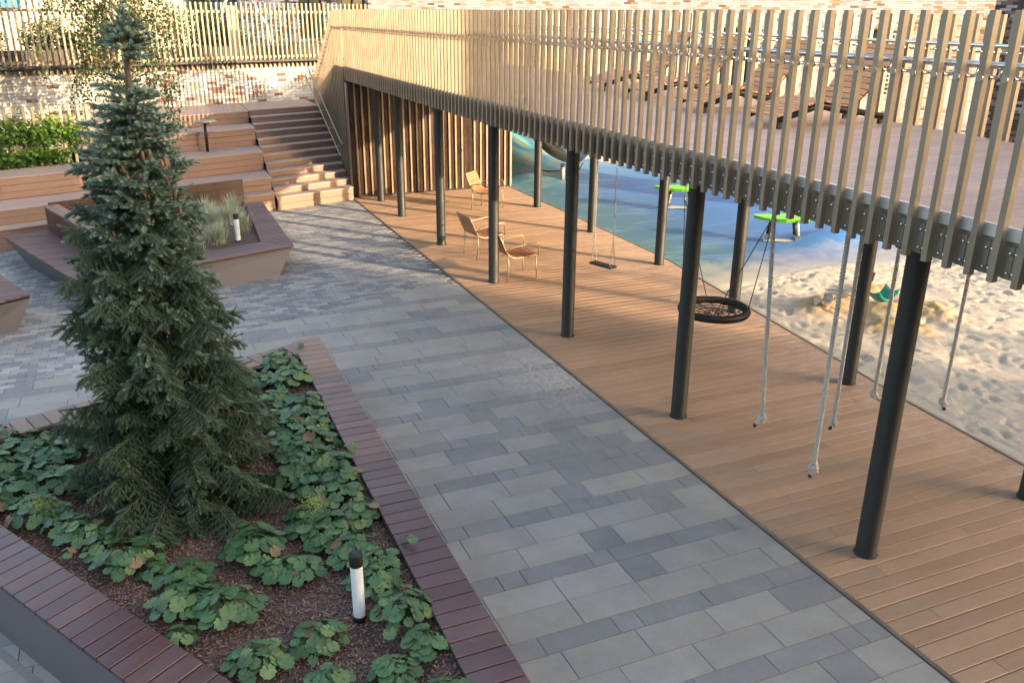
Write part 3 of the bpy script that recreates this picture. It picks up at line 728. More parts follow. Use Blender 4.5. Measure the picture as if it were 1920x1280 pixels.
# climbing frame
cf=empty('play_climber',(4.2,31.5,2.8),0,'climbing frame of pale leaning poles and dark blue rope net behind the fence','climbing frame')
mb=MB(); mb.tube([(.45,0,0),(.3,0,.9),(.0,0,1.5),(-.5,0,2.3)],.055,10); mb.build('leaning_pole',M['tin'],cf)
mb=MB(); mb.tube([(-1.1,0,0),(-1.25,0,.9),(-1.0,0,1.6),(-.5,0,2.3)],.05,10); mb.build('leaning_pole',M['tin'],cf)
mb=MB()
for q in range(9):
    mb.tube([(-1.5+.22*q,.02,2.2),(-1.2+.2*q,.05*math.sin(q),.3)],.012,5,caps=False)
    mb.tube([(-1.4,.03,.4+.2*q),(.6,.03,.5+.18*q)],.012,5,caps=False)
mb.build('rope_net',M['netblue'],cf)
lpz=empty('dark_lamp_post',(5.05,30.3,2.8),0,'tall dark post in front of the brick building','post')
mb=MB(); mb.lathe([(0,0),(.11,0),(.11,.05),(.07,.06),(.065,3.6),(0,3.6)],n=16); mb.build('pole',M['black'],lpz)
# pale sign board by the shrub
ch=empty('pale_sign_board',(2.2,27.6,2.78),.2,'pale vertical wooden sign board standing by the dark shrub behind the fence','sign')
mb=MB(); mb.cbox((.9,.3,.9),(.32,.04,1.3),.01); mb.build('board',M['stem_grey'],ch)
mb=MB(); mb.box((.8,.33,.2),(.05,.04,.6)); mb.box((1.0,.33,.2),(.05,.04,.6)); mb.build('post',M['winframe'],ch)

# ---- brick walls at right
C1=Vector((20.9,17.0)); dl=Vector((-.835,.55)); P2=C1+dl*17
lw,_=brick_wall('sunlit_brick_building',tuple(C1),tuple(P2),-.1,5.4,.4,warm_mix,'brightly sunlit white and orange brick building wall beyond the play area',12,pitch=(.19,.056),bh=.049,vis=
    lambda s,z:(0 if 3.3<z<5 else (1 if z>1 else 5))+s*.08+abs(z-4)*.1, windows=[(2.4,3.3,2.2,3.85),(5.9,7.0,2.2,3.85)],cluster=.45,cat='building')
for a,b in ((2.4,3.3),(5.9,7.0)):
    mb=MB()
    for x in (a+.03,(a+b)/2,b-.03): mb.box((x,-.1*_ ,3.02),(.06,.06,1.63))
    for z in (2.24,3.8): mb.box(((a+b)/2,-.1*_,z),(b-a-.13,.05,.06))
    f=mb.build('window',M['winframe'],lw)
    mb=MB(); mb.box(((a+b)/2,-.15*_,3.02),(b-a-.02,.02,1.62)); mb.build('pane',M['winglass'],f)
E0=Vector((17.05,13.9)); de=Vector((.55,-.835))
dw,_=brick_wall('dark_brick_building',tuple(E0),tuple(E0+de*16),-.1,5.6,.4,dark_mix,'dark brown brick building wall in shade at the upper right',13,pitch=(.21,.062),bh=.054,vis=
    lambda s,z:(0 if z>1.2 and s<9 else 5)+s*.1+abs(z-3.6)*.2,cat='building')
mb=MB(); mb.box((8.1,.05*_,1.2),(1.1,.06,2.6)); dr=mb.build('door',M['dkpanel'],dw)
mb=MB(); mb.box((7.75,.10*_,1.2),(.03,.04,.5)); mb.build('handle',M['steel'],dr)
mb=MB(); mb.box((9.0,.05*_,1.5),(.4,.05,2.2)); mb.build('slate_panel',M['dkpanel'],dw)
# trees in front of the sunlit wall
bush('garden_tree',[(9.9,27.0,4.3,1.5,1.1,1.0),(9.0,26.5,3.9,.9,.8,.8)],5000,.085,'feathery mid green tree showing above the screen top',31,trunk=(-.05,.09),cat='tree',flat=.1)
bush('garden_tree',[(11.7,25.2,4.5,.9,.8,.9),(12.3,24.9,3.9,.6,.6,.6)],2600,.085,'dark leaved tree in front of the sunlit brick wall above the screen top',32,trunk=(-.05,.08),cat='tree',flat=.1)
bush('garden_shrub',[(13.6,22.3,3.4,.6,.5,1.1)],700,.06,'sparse yellow green sapling in front of the sunlit brick wall',33,trunk=(-.05,.03),cat='sapling',flat=.1)
# neighbouring block behind and right of the viewpoint (shades the near half of the yard)
nb=empty('neighbouring_block',(12.1,-38,0),0,'large rendered apartment block standing beside the courtyard','building')
mb=MB(); mb.box((-8,-15.2,16),(83.6,30,32.2)); mb.build('wall',M['beige'],nb)
for fl in range(7):
    for q in range(12):
        mb=MB(); mb.box((-44+q*6.2,-.19,3+fl*4.2),(2.4,.06,2.2)); f=mb.build('window',M['winframe'],nb)
        mb=MB(); mb.box((-44+q*6.2,-.15,3+fl*4.2),(2.2,.02,2.0)); mb.build('pane',M['winglass'],f)
# two open trees beyond the right edge of the view: dappled light
bush('courtyard_tree',[(23.6,-13.6,6.6,2.0,2.0,2.6),(24.6,-12.2,3.6,1.6,1.6,1.6),(22.6,-14.4,9.4,1.3,1.3,1.3)],2300,.17,'open crowned courtyard tree outside the right edge of the view',41,trunk=(-.05,.13),cat='tree')
bush('courtyard_tree',[(27.0,-14.4,5.4,1.7,1.7,3.2),(27.6,-13.2,8.6,1.5,1.5,1.6)],1500,.17,'taller thin crowned courtyard tree outside the right edge of the view',42,trunk=(-.05,.12),cat='tree')
tb=empty('shade_block',(34,1.6,0),0,'tall block of flats beyond the dark brick building','building')  # unseen block, added only to put the background brick building in shade
mb=MB(); mb.box((13,14,12),(26,28,24.2)); mb.build('wall',M['beige'],tb)
for fl in range(5):
    for q in range(6):
        mb=MB(); mb.box((-.05,3+q*4.2,3+fl*4.2),(.06,1.8,1.8)); f=mb.build('window',M['winframe'],tb)
        mb=MB(); mb.box((-.09,3+q*4.2,3+fl*4.2),(.02,1.6,1.6)); mb.build('pane',M['winglass'],f)

# hedge added beyond the right edge of the view to keep the sand in soft shade
hg=empty('shade_hedge',(13.0,2.0,0),math.atan2(6.6,5.6),'long clipped hedge bordering the sand play area on the right','hedge')
leafcloud('foliage',[(i*.45,0,.62,.5,.42,.52) for i in range(20)],8000,.12,M['shrub'],hg,seed=61,shell=.6,kind='stuff')
mb=MB(); mb.box((4.3,0,.5),(8.9,.5,.95)); mb.build('opaque_core',M['soil'],hg)  # solid core so the added hedge blocks the sun
# ================================================================== ELEVATED WALKWAY
DZ=3.03; SU=4.62           # deck level, outer face of the front slats
BK=[(0,7.75),(2,7.8),(4,7.85),(6,8.08),(8,8.36),(10,8.5),(12,8.62),(24,8.62)]
def back_u(v):
    for (a,ua),(b,ub) in zip(BK,BK[1:]):
        if a<=v<=b: return ua+(ub-ua)*(v-a)/(b-a)
    return BK[-1][1]
wk=empty('elevated_walkway',(4.7,0,0),0,'raised timber walkway on dark round columns crossing the courtyard','walkway')
def wb_(mb,name,mat,parent=None,**k):
    P=parent or wk; L=Vector((0,0,0)); q=P
    while q is not None: L+=q.location; q=q.parent
    mb.v=[(x-L.x,y-L.y,z-L.z) for x,y,z in mb.v]; return mb.build(name,mat,P,**k)
v=1.0
while v<21.5:
    a,b=4.715,back_u(v+.07)-.09; mb=MB(); mb.slab([(a,v+.0025),(b,v+.0025),(b,v+.1425),(a,v+.1425)],DZ-.028,DZ+rnd.uniform(-.0008,.0008),.003)
    wb_(mb,'walkway_board',M['deck_up']); v+=.145
mb=MB(); mb.box((4.6985,11.2,2.992),(.030,20.6,.078)); wb_(mb,'edge_trim',M['alu'])
mb=MB(); mb.box((4.715,11.2,2.835),(.03,20.6,.225)); wb_(mb,'fascia_beam',M['gold_dark'])
mb=MB(); mb.box((4.78,11.2,2.86),(.08,20.6,.24)); wb_(mb,'edge_beam',M['dark'])
pts=[v for v in (1,3,5,7,8.5,10,12,15,18,21.5)]
for a,b in zip(pts,pts[1:]):
    A=Vector((back_u(a)-.03,a)); B=Vector((back_u(b)-.03,b)); mb=MB()
    mb.slab([(A.x-.03,A.y),(A.x,A.y),(B.x,B.y),(B.x-.03,B.y)],2.72,3.0,.001); wb_(mb,'fascia_beam',M['gold_dark'])
    mb=MB(); mb.slab([(A.x-.14,A.y),(A.x-.04,A.y),(B.x-.04,B.y),(B.x-.14,B.y)],2.74,2.98,.001,bottom=True); wb_(mb,'edge_beam',M['dark'])
for i,v in enumerate(np.arange(1.2,21.4,.5)):
    mb=MB(); mb.box(((4.83+back_u(v)-.17)/2,v,2.86),(back_u(v)-.17-4.83,.05,.20)); wb_(mb,'joist',M['bark'] if False else M['hard_grey'])
for uu in (5.12,6.6,7.55):
    mb=MB(); mb.box((uu,11.2,2.685),(.12,20.2,.13)); wb_(mb,'main_beam',M['dark'])
mb=MB(); mb.slab([(4.84,1.0),(7.7,1.0),(7.75,4),(8.2,8),(8.5,12),(8.5,21.5),(4.84,21.5)],2.975,2.99,.001,bottom=True); wb_(mb,'soffit_sheet',M['dark'])
cols=[(5.14,19.87),(5.13,18.1),(5.14,15.43),(5.15,12.75),(5.15,10.01),(5.15,7.24),(5.14,4.42),(5.14,1.6),
      (8.32,17.9),(8.34,15.28),(8.32,12.67),(7.95,10.0),(7.6,7.24),(7.22,4.52)]
mb=MB(); mb.lathe([(.099,0),(.099,.006),(.095,.010),(.087,.010),(.086,.012),(.086,2.62)],n=28); cm=mb.data('column',M['black'])
for (x,y) in cols:
    o=link('column',cm,wk); o.location=(x-4.7,y,0)
    mb=MB(); mb.box((x,y,2.616),(.24,.24,.012)); wb_(mb,'cap_plate',M['black'])
# ---- front balustrade
fb=empty('front_balustrade',(SU,0,0),0,'champagne metal slat balustrade on the near edge of the walkway and beside the stairs','balustrade')
TOPZ=4.235
def slat_top(v): return TOPZ if v<21.7 else max(2.35,TOPZ-.62*(v-21.7))
def slat_bot(v):
    if v<20.72: return 2.70
    k=(v-20.72); return max(0,min(1.84,.28+.14*math.floor((v-20.6)/.335+.0)))
mb=MB(); mb.cbox((.022,0,(TOPZ+2.70)/2),(.044,.043,TOPZ-2.70),.002); smd=mb.data('slat',M['gold'])
v=.30; sv=[]
while v<24.6:
    if v<20.72: o=link('slat',smd,fb); o.location=(0,v,0)
    else:
        zb,zt=slat_bot(v),slat_top(v); mb=MB(); mb.cbox((.022,0,(zb+zt)/2),(.044,.043,zt-zb),.002); o=mb.build('slat',M['gold'],fb); o.location=(-.03,v,0)
    sv.append(v); v+=.1655
# brackets with bolts
mb=MB(); mb.box((.072,.055,2.825),(.022,.05,.20)); mb.box((.072,-.055,2.825),(.022,.05,.20))
for y in (.062,-.062):
    for z in (2.765,2.885):
        mb.lathe([(.0,0.0),(.011,0.0),(.011,.012),(.006,.018),(0,.018)],n=8,m=1)
        n=5*8; 
        for i in range(len(mb.v)-n,len(mb.v)):
            x,yy,zz=mb.v[i]; mb.v[i]=(.061-zz,y+yy,z+x)
bd=mb.data('bracket',[M['gold_dark'],M['steel']])
for v in sv:
    if v<20.6: o=link('bracket',bd,fb); o.location=(0,v,0)
    elif v>21.7:
        o=link('bracket',bd,fb); o.location=(-.03,v,-.62*(v-21.7)-.0)
    else: o=link('bracket',bd,fb); o.location=(-.03,v,0)
# handrail and fixings
mb=MB(); mb.tube([(.175,.2,3.925),(.175,21.6,3.925)],.0215,14); mb.build('handrail',M['steel'],fb)
mb=MB(); mb.tube([(.14,21.6,3.925),(.14,24.4,3.925-.62*2.8)],.0215,12); mb.build('handrail',M['steel'],fb)
mb=MB(); mb.tube([(-.008,0,3.86),(-.001,0,3.86)],.0235,16,smooth=False); mb.tube([(-.004,0,3.86),(.15,0,3.86)],.011,8); mb.tube([(.06,0,3.86),(.075,0,3.86)],.02,10)
mb.tube([(.15,0,3.858),(.16,0,3.88),(.172,0,3.908)],.006,6); fx=mb.data('rail_fixing',M['steel'])
for v in sv:
    o=link('rail_fixing',fx,fb); o.location=(0 if v<20.72 else -.03,v,0 if v<21.6 else -.62*(v-21.6))
# stair handrails (below, on the staircase side)
for off,dz in ((-.14,.92),(-.11,1.02)):
    pass
hr=empty('stair_handrail',(4.5,20.4,0),0,'pair of slim stainless handrails sloping down beside the staircase screen','handrail')
for dx,z0 in ((-.12,.62),(-.06,.88)):
    mb=MB(); mb.tube([(dx,.15,z0+.42-.02),(dx,.35,z0+.45),(dx,3.9,z0+.45+3.55*.418)],.018,10); mb.build('rail',M['champ'],hr)
for q in range(5):
    mb=MB(); z=1.17+.8*q*.418; mb.tube([(-.12,.6+.8*q,z),(.09,.6+.8*q,z)],.009,6); mb.build('rail_bracket',M['steel_b'],hr)
# upper stair behind the slats
for i in range(8):
    zt=DZ-.14*(i+1); mb=MB(); mb.box((5.55,21.55+.30*i+.15,zt-.02),(1.6,.31,.04)); wb_(mb,'stair_tread',M['step_top'])
    mb=MB(); mb.box((5.55,21.55+.30*i+.01,zt+.055),(1.6,.02,.105)); wb_(mb,'stair_riser',M['step'])
mb=MB(); mb.slab([(6.5,21.5),(8.6,21.5),(8.6,24.8),(6.5,24.8)],0,DZ,.01); wb_(mb,'back_core',M['dark'])
mb=MB(); mb.slab([(4.72,20.9),(6.4,20.9),(6.4,24.8),(4.72,24.8)],0,1.75,.01); wb_(mb,'stair_core',M['dark'])
# ---- rear balustrade
rb=empty('rear_balustrade',(8.3,0,0),0,'champagne metal slat balustrade along the far right edge of the walkway behind the loungers','balustrade')
mb=MB(); mb.cbox((0,0,3.46),(.047,.046,1.52),.002); sm2=mb.data('slat',M['gold'])
mb=MB(); mb.tube([(.028,0,3.86),(.036,0,3.86)],.0235,12,smooth=False); mb.tube([(-.12,0,3.86),(.03,0,3.86)],.011,8); fx2=mb.data('rail_fixing',M['steel'])
v=.9; prev=None
while v<21.4:
    o=link('slat',sm2,rb); o.location=(back_u(v)-8.3,v,0); o=link('rail_fixing',fx2,rb); o.location=(back_u(v)-8.3,v,0); v+=.1655*2 if False else .1655
mb=MB(); mb.tube([(back_u(v)-.15-8.3,v,3.925) for v in np.linspace(.9,21.4,60)],.0215,12); mb.build('handrail',M['steel'],rb)
# ---- dark slatted screen under the walkway (end wall)
sc=empty('slatted_screen_wall',(4.6,20.47,0),0,'dark timber wall with gold vertical battens closing the end under the walkway','screen')
mb=MB(); mb.box((2.05,.12,1.33),(4.12,.16,2.66)); mb.build('wall_core',M['dark'],sc)
for i in range(25):
    x=.085+i*.1655; door=(i in (16,17,18,19))
    mb=MB(); mb.cbox((x,.030-(.006 if door else 0),1.33),(.160,.02,2.62),.004,R=None); mb.build('panel_board',M['dark_panel'],sc)
    if i in (17,): continue
    mb=MB(); mb.cbox((x+.083,-.008,1.34),(.040,.03,2.6),.003); mb.build('batten',M['gold'],sc)
mb=MB(); mb.box((2.05,.0,.015),(4.1,.06,.03)); mb.build('base_rail',M['dark'],sc)
mb=MB(); mb.tube([(2.79,-.02,.95),(2.79,-.07,.95),(2.79,-.07,1.12),(2.79,-.02,1.12)],.01,8); mb.build('door_handle',M['steel_b'],sc)
mb=MB(); mb.box((4.12,.1,1.33),(.03,.26,2.66)); mb.build('end_post',M['gold'],sc)
mb=MB(); mb.box((-.0,.05,1.33),(.04,.1,2.66)); mb.build('end_post',M['gold_dark'],sc)

# ================================================================== FURNITURE UNDER THE WALKWAY
def make_chair():
    t=empty('garden_chair')
    # profile (x forward, z up)
    prof=[(.50,.415),(.40,.405),(.30,.395),(.20,.388),(.10,.385),(.02,.40),(-.05,.45),(-.10,.53),(-.14,.62),(-.18,.71),(-.22,.80)]
    w=.50
    ns=9
    def at(s):
        L=[0]; 
        for a,b in zip(prof,prof[1:]): L.append(L[-1]+math.hypot(b[0]-a[0],b[1]-a[1]))
        d=s*L[-1]
        for i in range(len(prof)-1):
            if d<=L[i+1]+1e-9:
                k=(d-L[i])/(L[i+1]-L[i]); a,b=prof[i],prof[i+1]; return (a[0]+(b[0]-a[0])*k,a[1]+(b[1]-a[1])*k,math.atan2(b[1]-a[1],b[0]-a[0]))
    for i in range(17):
        x,z,an=at((i+.5)/17.0)
        mb=MB(); R=Matrix.Rotation(-(an),3,'Y'); mb.cbox((x,0,z+.008),(.046,w-.03,.016),.003,R=R)
        mb.build('seat_slat' if i<10 else 'back_slat',M['teak'],t)
    for s in (-1,1):
        y=s*w/2
        mb=MB(); mb.tube([(p[0],y,p[1]) for p in prof],.013,8); mb.build('side_frame',M['champ'],t)
        mb=MB(); mb.tube([(.46,y,.40),(.48,y,0)],.012,8); mb.build('leg',M['champ'],t)
        mb=MB(); mb.tube([(-.06,y,.46),(-.05,y,.25),(-.08,y,0)],.013,8); mb.build('leg',M['champ'],t)
        mb=MB(); mb.tube([(-.09,y+s*.02,.52),(-.02,y+s*.03,.585),(.42,y+s*.03,.63),(.47,y+s*.03,.615),(.49,y+s*.03,.57),(.50,y+s*.02,.40)],.0115,8); mb.build('armrest',M['champ'],t)
    mb=MB(); mb.tube([(-.22,-w/2,.80),(-.22,w/2,.80)],.013,8); mb.tube([(.46,-w/2,.385),(.46,w/2,.385)],.01,8); mb.build('cross_rail',M['champ'],t)
    return t
c0=make_chair(); 
cl=['slatted wooden armchair with metal frame nearest the viewer, partly behind the dark column','slatted wooden armchair with metal frame just behind and left of the nearest armchair','slatted wooden armchair facing right beside the dark slatted screen wall']
for i,(x,y,rz) in enumerate([(5.42,12.92,math.radians(3)),(5.42,14.38,math.radians(8)),(7.02,18.25,math.radians(-47))]):
    o=c0 if i==0 else copy_tree(c0); o.location=(x,y,0); o.rotation_euler=(0,0,rz); tag(o,cl[i],'chair','wooden armchairs under the walkway')

def chain(mb,p,q,link=.042,r=.0032,w=.011,m=0):
    p=Vector(p); q=Vector(q); d=q-p; n=max(2,int(d.length/(link*.74))); t=d.normalized(); a=t.orthogonal().normalized(); b=t.cross(a)
    for i in range(n):
        c=p+d*((i+.5)/n); s=a if i%2 else b; L=link/2
        pts=[c+t*(L*.6)+s*w*.9,c+t*L,c+t*(L*.6)-s*w*.9,c-t*(L*.6)-s*w*.9,c-t*L,c-t*(L*.6)+s*w*.9,c+t*(L*.6)+s*w*.9]
        mb.tube(pts,r,4,m,caps=False)
# chain swing: seat ends at ground-plan points
A=g=None
sw=empty('chain_swing',(6.62,11.70,.42),0,'small black flat swing seat hanging on two chains under the walkway','swing')
ax=Vector((.33,-.94,0)).normalized()
rz=math.atan2(ax.y,ax.x)
mb=MB(); mb.cbox((0,0,0),(.46,.16,.03),.008,R=Matrix.Rotation(rz,3,'Z')); mb.build('seat',M['rubber'],sw)
px=Vector((-ax.y,ax.x,0))
for s in (-1,1):
    e=ax*.20*s; mb=MB(); k=(e.x,e.y,.42)
    for d in (-1,1): chain(mb,(e.x+px.x*.065*d,e.y+px.y*.065*d,.01),k)
    chain(mb,k,(e.x,e.y,2.24)); mb.build('chain',M['steel_b'],sw)
# nest swing
nx,ny_,nz=6.85,9.02,.48
ns_=empty('nest_swing',(nx,ny_,nz),0,'round black nest swing with rope web hanging behind the column','swing')
mb=MB(); Rr=.43; rr_=.05
pts=[(Rr*math.cos(a),Rr*math.sin(a),0) for a in np.linspace(0,2*math.pi,41)]
mb.tube(pts,rr_,12,caps=False); mb.build('ring',M['rubber'],ns_)
mb=MB()
for k in range(150):
    a=2*math.pi*k/150; c=Vector((math.cos(a)*Rr,math.sin(a)*Rr,0)); o_=Vector((math.cos(a),math.sin(a),0)); t_=Vector((-math.sin(a),math.cos(a),0))
    mb.tube([c+(o_*math.cos(b)+Vector((0,0,1))*math.sin(b))*(rr_+.003)+t_*.012*(b/3-1) for b in np.linspace(0,2*math.pi,9)],.004,3,caps=False)
mb.build('rope_wrapping',M['rubber'],ns_,kind='stuff')
mb=MB(); NW=12
def sag(r): return -.055*(1-(r/Rr)**2)
for k in range(NW):
    a=2*math.pi*k/NW; 
    P=[(r*math.cos(a+.12*math.sin(r*20)),r*math.sin(a+.12*math.sin(r*20)),sag(r)) for r in (.05,.12,.2,.28,.36,.40)]; mb.tube(P,.0065,5,caps=False)
for r in (.05,.12,.2,.28,.345):
    P=[]; 
    for k in range(NW*2+1):
        a=math.pi*k/NW; q=r*(1.06 if k%2 else .95); P.append((q*math.cos(a),q*math.sin(a),sag(q)))
    mb.tube(P,.0065,5,caps=False)
mb.build('web',M['rubber'],ns_)
at=[Vector((.32,-.31,.03)),Vector((-.26,-.35,.03)),Vector((.16,.41,.03)),Vector((-.42,.14,.03))]
# right hang point and left hang point (along the plan direction of the beam)
hR=Vector((.36,-.58,1.42)); hL=Vector((-.22,.56,1.42))
for hp,pair in ((hR,(0,1)),(hL,(2,3))):
    for q in pair: mb=MB(); mb.tube([hp,at[q]+Vector((0,0,.02))],.0065,6,caps=False); mb.build('hanging_rope',M['rubber'],ns_)
    mb=MB(); chain(mb,tuple(hp),(hp.x,hp.y,2.15),.05,.0042,.014); mb.build('chain',M['steel_b'],ns_)
    mb=MB(); mb.tube([hp+Vector((0,0,-.06)),hp+Vector((0,0,.03))],.014,8); mb.build('shackle',M['steel_b'],ns_)
# climbing ropes
def rope_strands(mb,path,R0=.0095,r=.0105,pitch=.085,m=0,step=.012):
    path=[Vector(p) for p in path]; L=[0]
    for a,b in zip(path,path[1:]): L.append(L[-1]+(b-a).length)
    n=max(6,int(L[-1]/step)); C=[]
    for i in range(n+1):
        d=L[-1]*i/n; j=0
        while j<len(L)-2 and d>L[j+1]: j+=1
        k=(d-L[j])/max(1e-6,L[j+1]-L[j]); C.append(path[j].lerp(path[j+1],k))
    up=Vector((1,0,0))
    for s in range(3):
        P=[]; u=up.copy()
        for i,c in enumerate(C):
            t=(C[min(i+1,n)]-C[max(i-1,0)]).normalized(); u=(u-t*u.dot(t)); 
            if u.length<1e-4: u=t.orthogonal()
            u.normalize(); b=t.cross(u); a=2*math.pi*(L[-1]*i/n)/pitch+s*2.094; P.append(c+(u*math.cos(a)+b*math.sin(a))*R0)
        mb.tube(P,r,5,m)
def crom(pts,n=8):
    pts=[Vector(p) for p in pts]; out=[]
    for i in range(len(pts)-1):
        p0=pts[max(i-1,0)];p1=pts[i];p2=pts[i+1];p3=pts[min(i+2,len(pts)-1)]
        for k in range(n):
            t=k/n; out.append(.5*((2*p1)+(p2-p0)*t+(2*p0-5*p1+4*p2-p3)*t*t+(3*p1-p0-3*p2+p3)*t**3))
    out.append(pts[-1]); return out
rl=['grey twisted climbing rope with knotted end, leftmost of the five ropes','long grey twisted climbing rope whose knot hangs lowest, second from the left','grey twisted climbing rope with a round knot directly left of the slim rear column','grey twisted climbing rope with a dangling tail just left of the large near column','grey twisted climbing rope hanging over the sand, rightmost of the five']
for i,(x,y,z,dx,dy,tl) in enumerate([(5.29,6.04,.52,-.07,.10,(-.07,.0,-.085)),(5.10,5.09,.50,0,0,(-.03,-.01,-.09)),(5.91,5.73,.50,0,0,(-.035,-.01,-.07)),(6.66,5.97,.56,0,0,(.09,-.04,-.11)),(7.13,5.53,.58,0,0,(.0,-.02,-.07))]):
    t=empty('climbing_rope',(x,y,z),0,rl[i],'rope','climbing ropes hanging under the walkway')
    mb=MB(); rope_strands(mb,crom([(0,0,.0),(dx*.24,dy*.24,.5),(dx*.5,dy*.5,1.05),(dx,dy,2.62-z)],6),.0128,.0102,.092); mb.build('strand_twist',M['rope'],t)
    a0=.6*i; mb=MB()
    K=[]
    for q in range(15):
        a=q*2.2+a0; K.append((.031*math.cos(a),.031*math.sin(a),-.005-.045*((q*0.37)%1.0)+.012*math.sin(q)))
    K=[(0,0,.03)]+K+[(tl[0]*.3,tl[1]*.3,-.05),(tl[0]*.7,tl[1]*.7,tl[2]*.8),(tl[0],tl[1],tl[2])]
    rope_strands(mb,crom(K,6),.0115,.0098,.08,step=.010); mb.build('knot',M['rope'],t)
    e=Vector(tl); d=(e-Vector((tl[0]*.7,tl[1]*.7,tl[2]*.8))).normalized(); mb=MB(); mb.tube([e-d*.005,e+d*.028],.0185,10); mb.build('end_cap',M['rubber'],t)

# ================================================================== PLAY EQUIPMENT
sl=empty('playground_slide',(10.0,20.6,0),0,'stainless steel play slide sweeping down behind the dark screen wall','slide')
path=[(9.1,24.0,3.1),(9.3,23.0,2.45),(9.55,22.2,1.75),(9.85,21.4,1.1),(10.15,20.7,.66),(10.45,20.1,.52)]
cp=crom(path,6); mb=MB(); W_=14; V=[]; 
for i,c in enumerate(cp):
    t=(cp[min(i+1,len(cp)-1)]-cp[max(i-1,0)]).normalized(); s=t.cross(Vector((0,0,1))).normalized(); up=s.cross(t); k=i/(len(cp)-1)
    side=.50*(1-k)**.8+.26
    for j in range(W_+1):
        a=-math.pi*.62+math.pi*1.24*j/W_; x=math.sin(a)*.52; z=(1-math.cos(a))*side; V.append(tuple(c+s*x+up*z))
base=len(mb.v); F=[]
for i in range(len(cp)-1):
    for j in range(W_): F.append((i*(W_+1)+j,i*(W_+1)+j+1,(i+1)*(W_+1)+j+1,(i+1)*(W_+1)+j))
mb.add(V,F,0,True); mb.v=[(a-10,b-20.6,c) for a,b,c in mb.v]
o=mb.build('chute',M['slide'],sl); md_=o.modifiers.new('thick','SOLIDIFY'); md_.thickness=.012
for j in (0,W_):
    mb=MB(); mb.tube([Vector(V[i*(W_+1)+j])-Vector((10,20.6,0)) for i in range(len(cp))],.022,8); mb.build('chute_rim',M['steel'],sl)
mb=MB(); mb.tube([Vector(V[(len(cp)-1)*(W_+1)+j])-Vector((10,20.6,0)) for j in range(W_+1)],.02,8); mb.build('chute_rim',M['steel'],sl)
mb=MB(); mb.tube([(.2,-.2,0),(.2,-.2,.5)],.06,12); mb.build('support_post',M['tin'],sl)
mb=MB(); mb.tube([(-.5,.7,.22),(.75,.2,.2),(.75,.0,.2),(.9,.0,.45)],.015,8); mb.build('support_frame',M['black'],sl)

def make_board():
    t=empty('balance_board')
    mb=MB(); L=.62; n=24; top=[];bot=[]
    for k in range(n):
        a=2*math.pi*k/n; x=L*math.cos(a); y=.25*math.sin(a)*(1-.25*abs(math.cos(a))); z=.04*math.cos(2*a)*.5
        top.append((x,y,z+.52-.03*abs(x)/L)); bot.append((x*.93,y*.88,z+.45))
    rid=[(x*.97,y*.95,z+.012) for x,y,z in top]
    V=rid+top+bot; F=[tuple(range(n)),tuple(range(3*n-1,2*n-1,-1))]
    for k in range(n):
        l=(k+1)%n; F.append((n+k,n+l,l,k)); F.append((2*n+k,2*n+l,n+l,n+k))
    mb.add(V,F); mb.build('standing_board',M['green'],t)
    mb=MB()
    for s in (-1,1):
        for k in range(7):
            x=s*(.30+.045*k); mb.cbox((x,-.235+.03*k,.478-.002*k),(.018,.03,.05),.004)
    mb.build('rubbing_rib',M['green'],t)
    for s in (-1,1):
        mb=MB(); mb.tube([(s*.26,0,.10),(s*.20+.0,0,.47)] if s<0 else [(s*.30,0,.10),(s*.24,0,.47)],.035,10); mb.build('arm',M['tin'],t)
        mb=MB(); mb.tube([(s*.26-.02,-.0,.15),(s*.22-.02,-.0,.40)],.043,10); mb.build('arm_cover',M['rubber'],t)
        mb=MB(); mb.tube([(s*.28,-.09,.10),(s*.28,.09,.10)],.055,14); mb.build('pivot',M['steel_b'],t)
    mb=MB(); mb.cbox((0,0,.035),(.72,.16,.03),.01); mb.build('base_plate',M['tin'],t)
    return t
b0=make_board()
for i,(x,y,rz,lab) in enumerate([(11.42,13.10,math.radians(-31),'bright green balance board on steel arms nearer the sand'),(11.25,16.45,math.radians(-25),'bright green balance board on steel arms farther off, behind two columns')]):
    o=b0 if i==0 else copy_tree(b0); o.location=(x,y,.02); o.rotation_euler=(0,0,rz); tag(o,lab,'play board','green balance boards')
# sand digger
dg=empty('sand_digger',(9.50,8.95,.02),0,'play digger with green seat and metal scoop standing in the damp sand heap','digger')
mb=MB(); mb.tube([(0,0,-.1),(0,0,.3)],.022,10); mb.build('post',M['tin'],dg)
mb=MB(); V=[];n=10
for i in range(n+1):
    for j in range(7):
        a=(i/n-.5)*2; b=(j/6-.5)*2; V.append((a*.21+.18,b*.14-.1,.27+.15*a*a+.06*b*b))
F=[(i*7+j,i*7+j+1,(i+1)*7+j+1,(i+1)*7+j) for i in range(n) for j in range(6)]
mb.add(V,F,0,True); o=mb.build('seat',M['teal'],dg); q=o.modifiers.new('t','SOLIDIFY'); q.thickness=.02
mb=MB(); mb.tube([(0,0,.3),(-.12,.26,.38),(-.26,.50,.33)],.014,8); mb.tube([(.02,.03,.24),(-.10,.28,.31),(-.26,.50,.27)],.014,8); mb.build('arm',M['tin'],dg)
mb=MB(); mb.tube([(.02,.05,.3),(.18,.13,.52)],.011,8); mb.tube([(.18,.13,.52),(.25,.165,.63)],.019,8,m=1); mb.build('lever',[M['tin'],M['rubber']],dg)
mb=MB(); mb.tube([(-.05,.16,.3),(-.05,.2,.62)],.011,8); mb.build('lever',M['tin'],dg)
mb=MB(); V=[];n=8
for i in range(n+1):
    a=math.pi*(i/n)-.3
    for j in range(4): V.append((-.31+.10*math.cos(a),.53+(j/3-.5)*.18,.22-.10*math.sin(a)+.0))
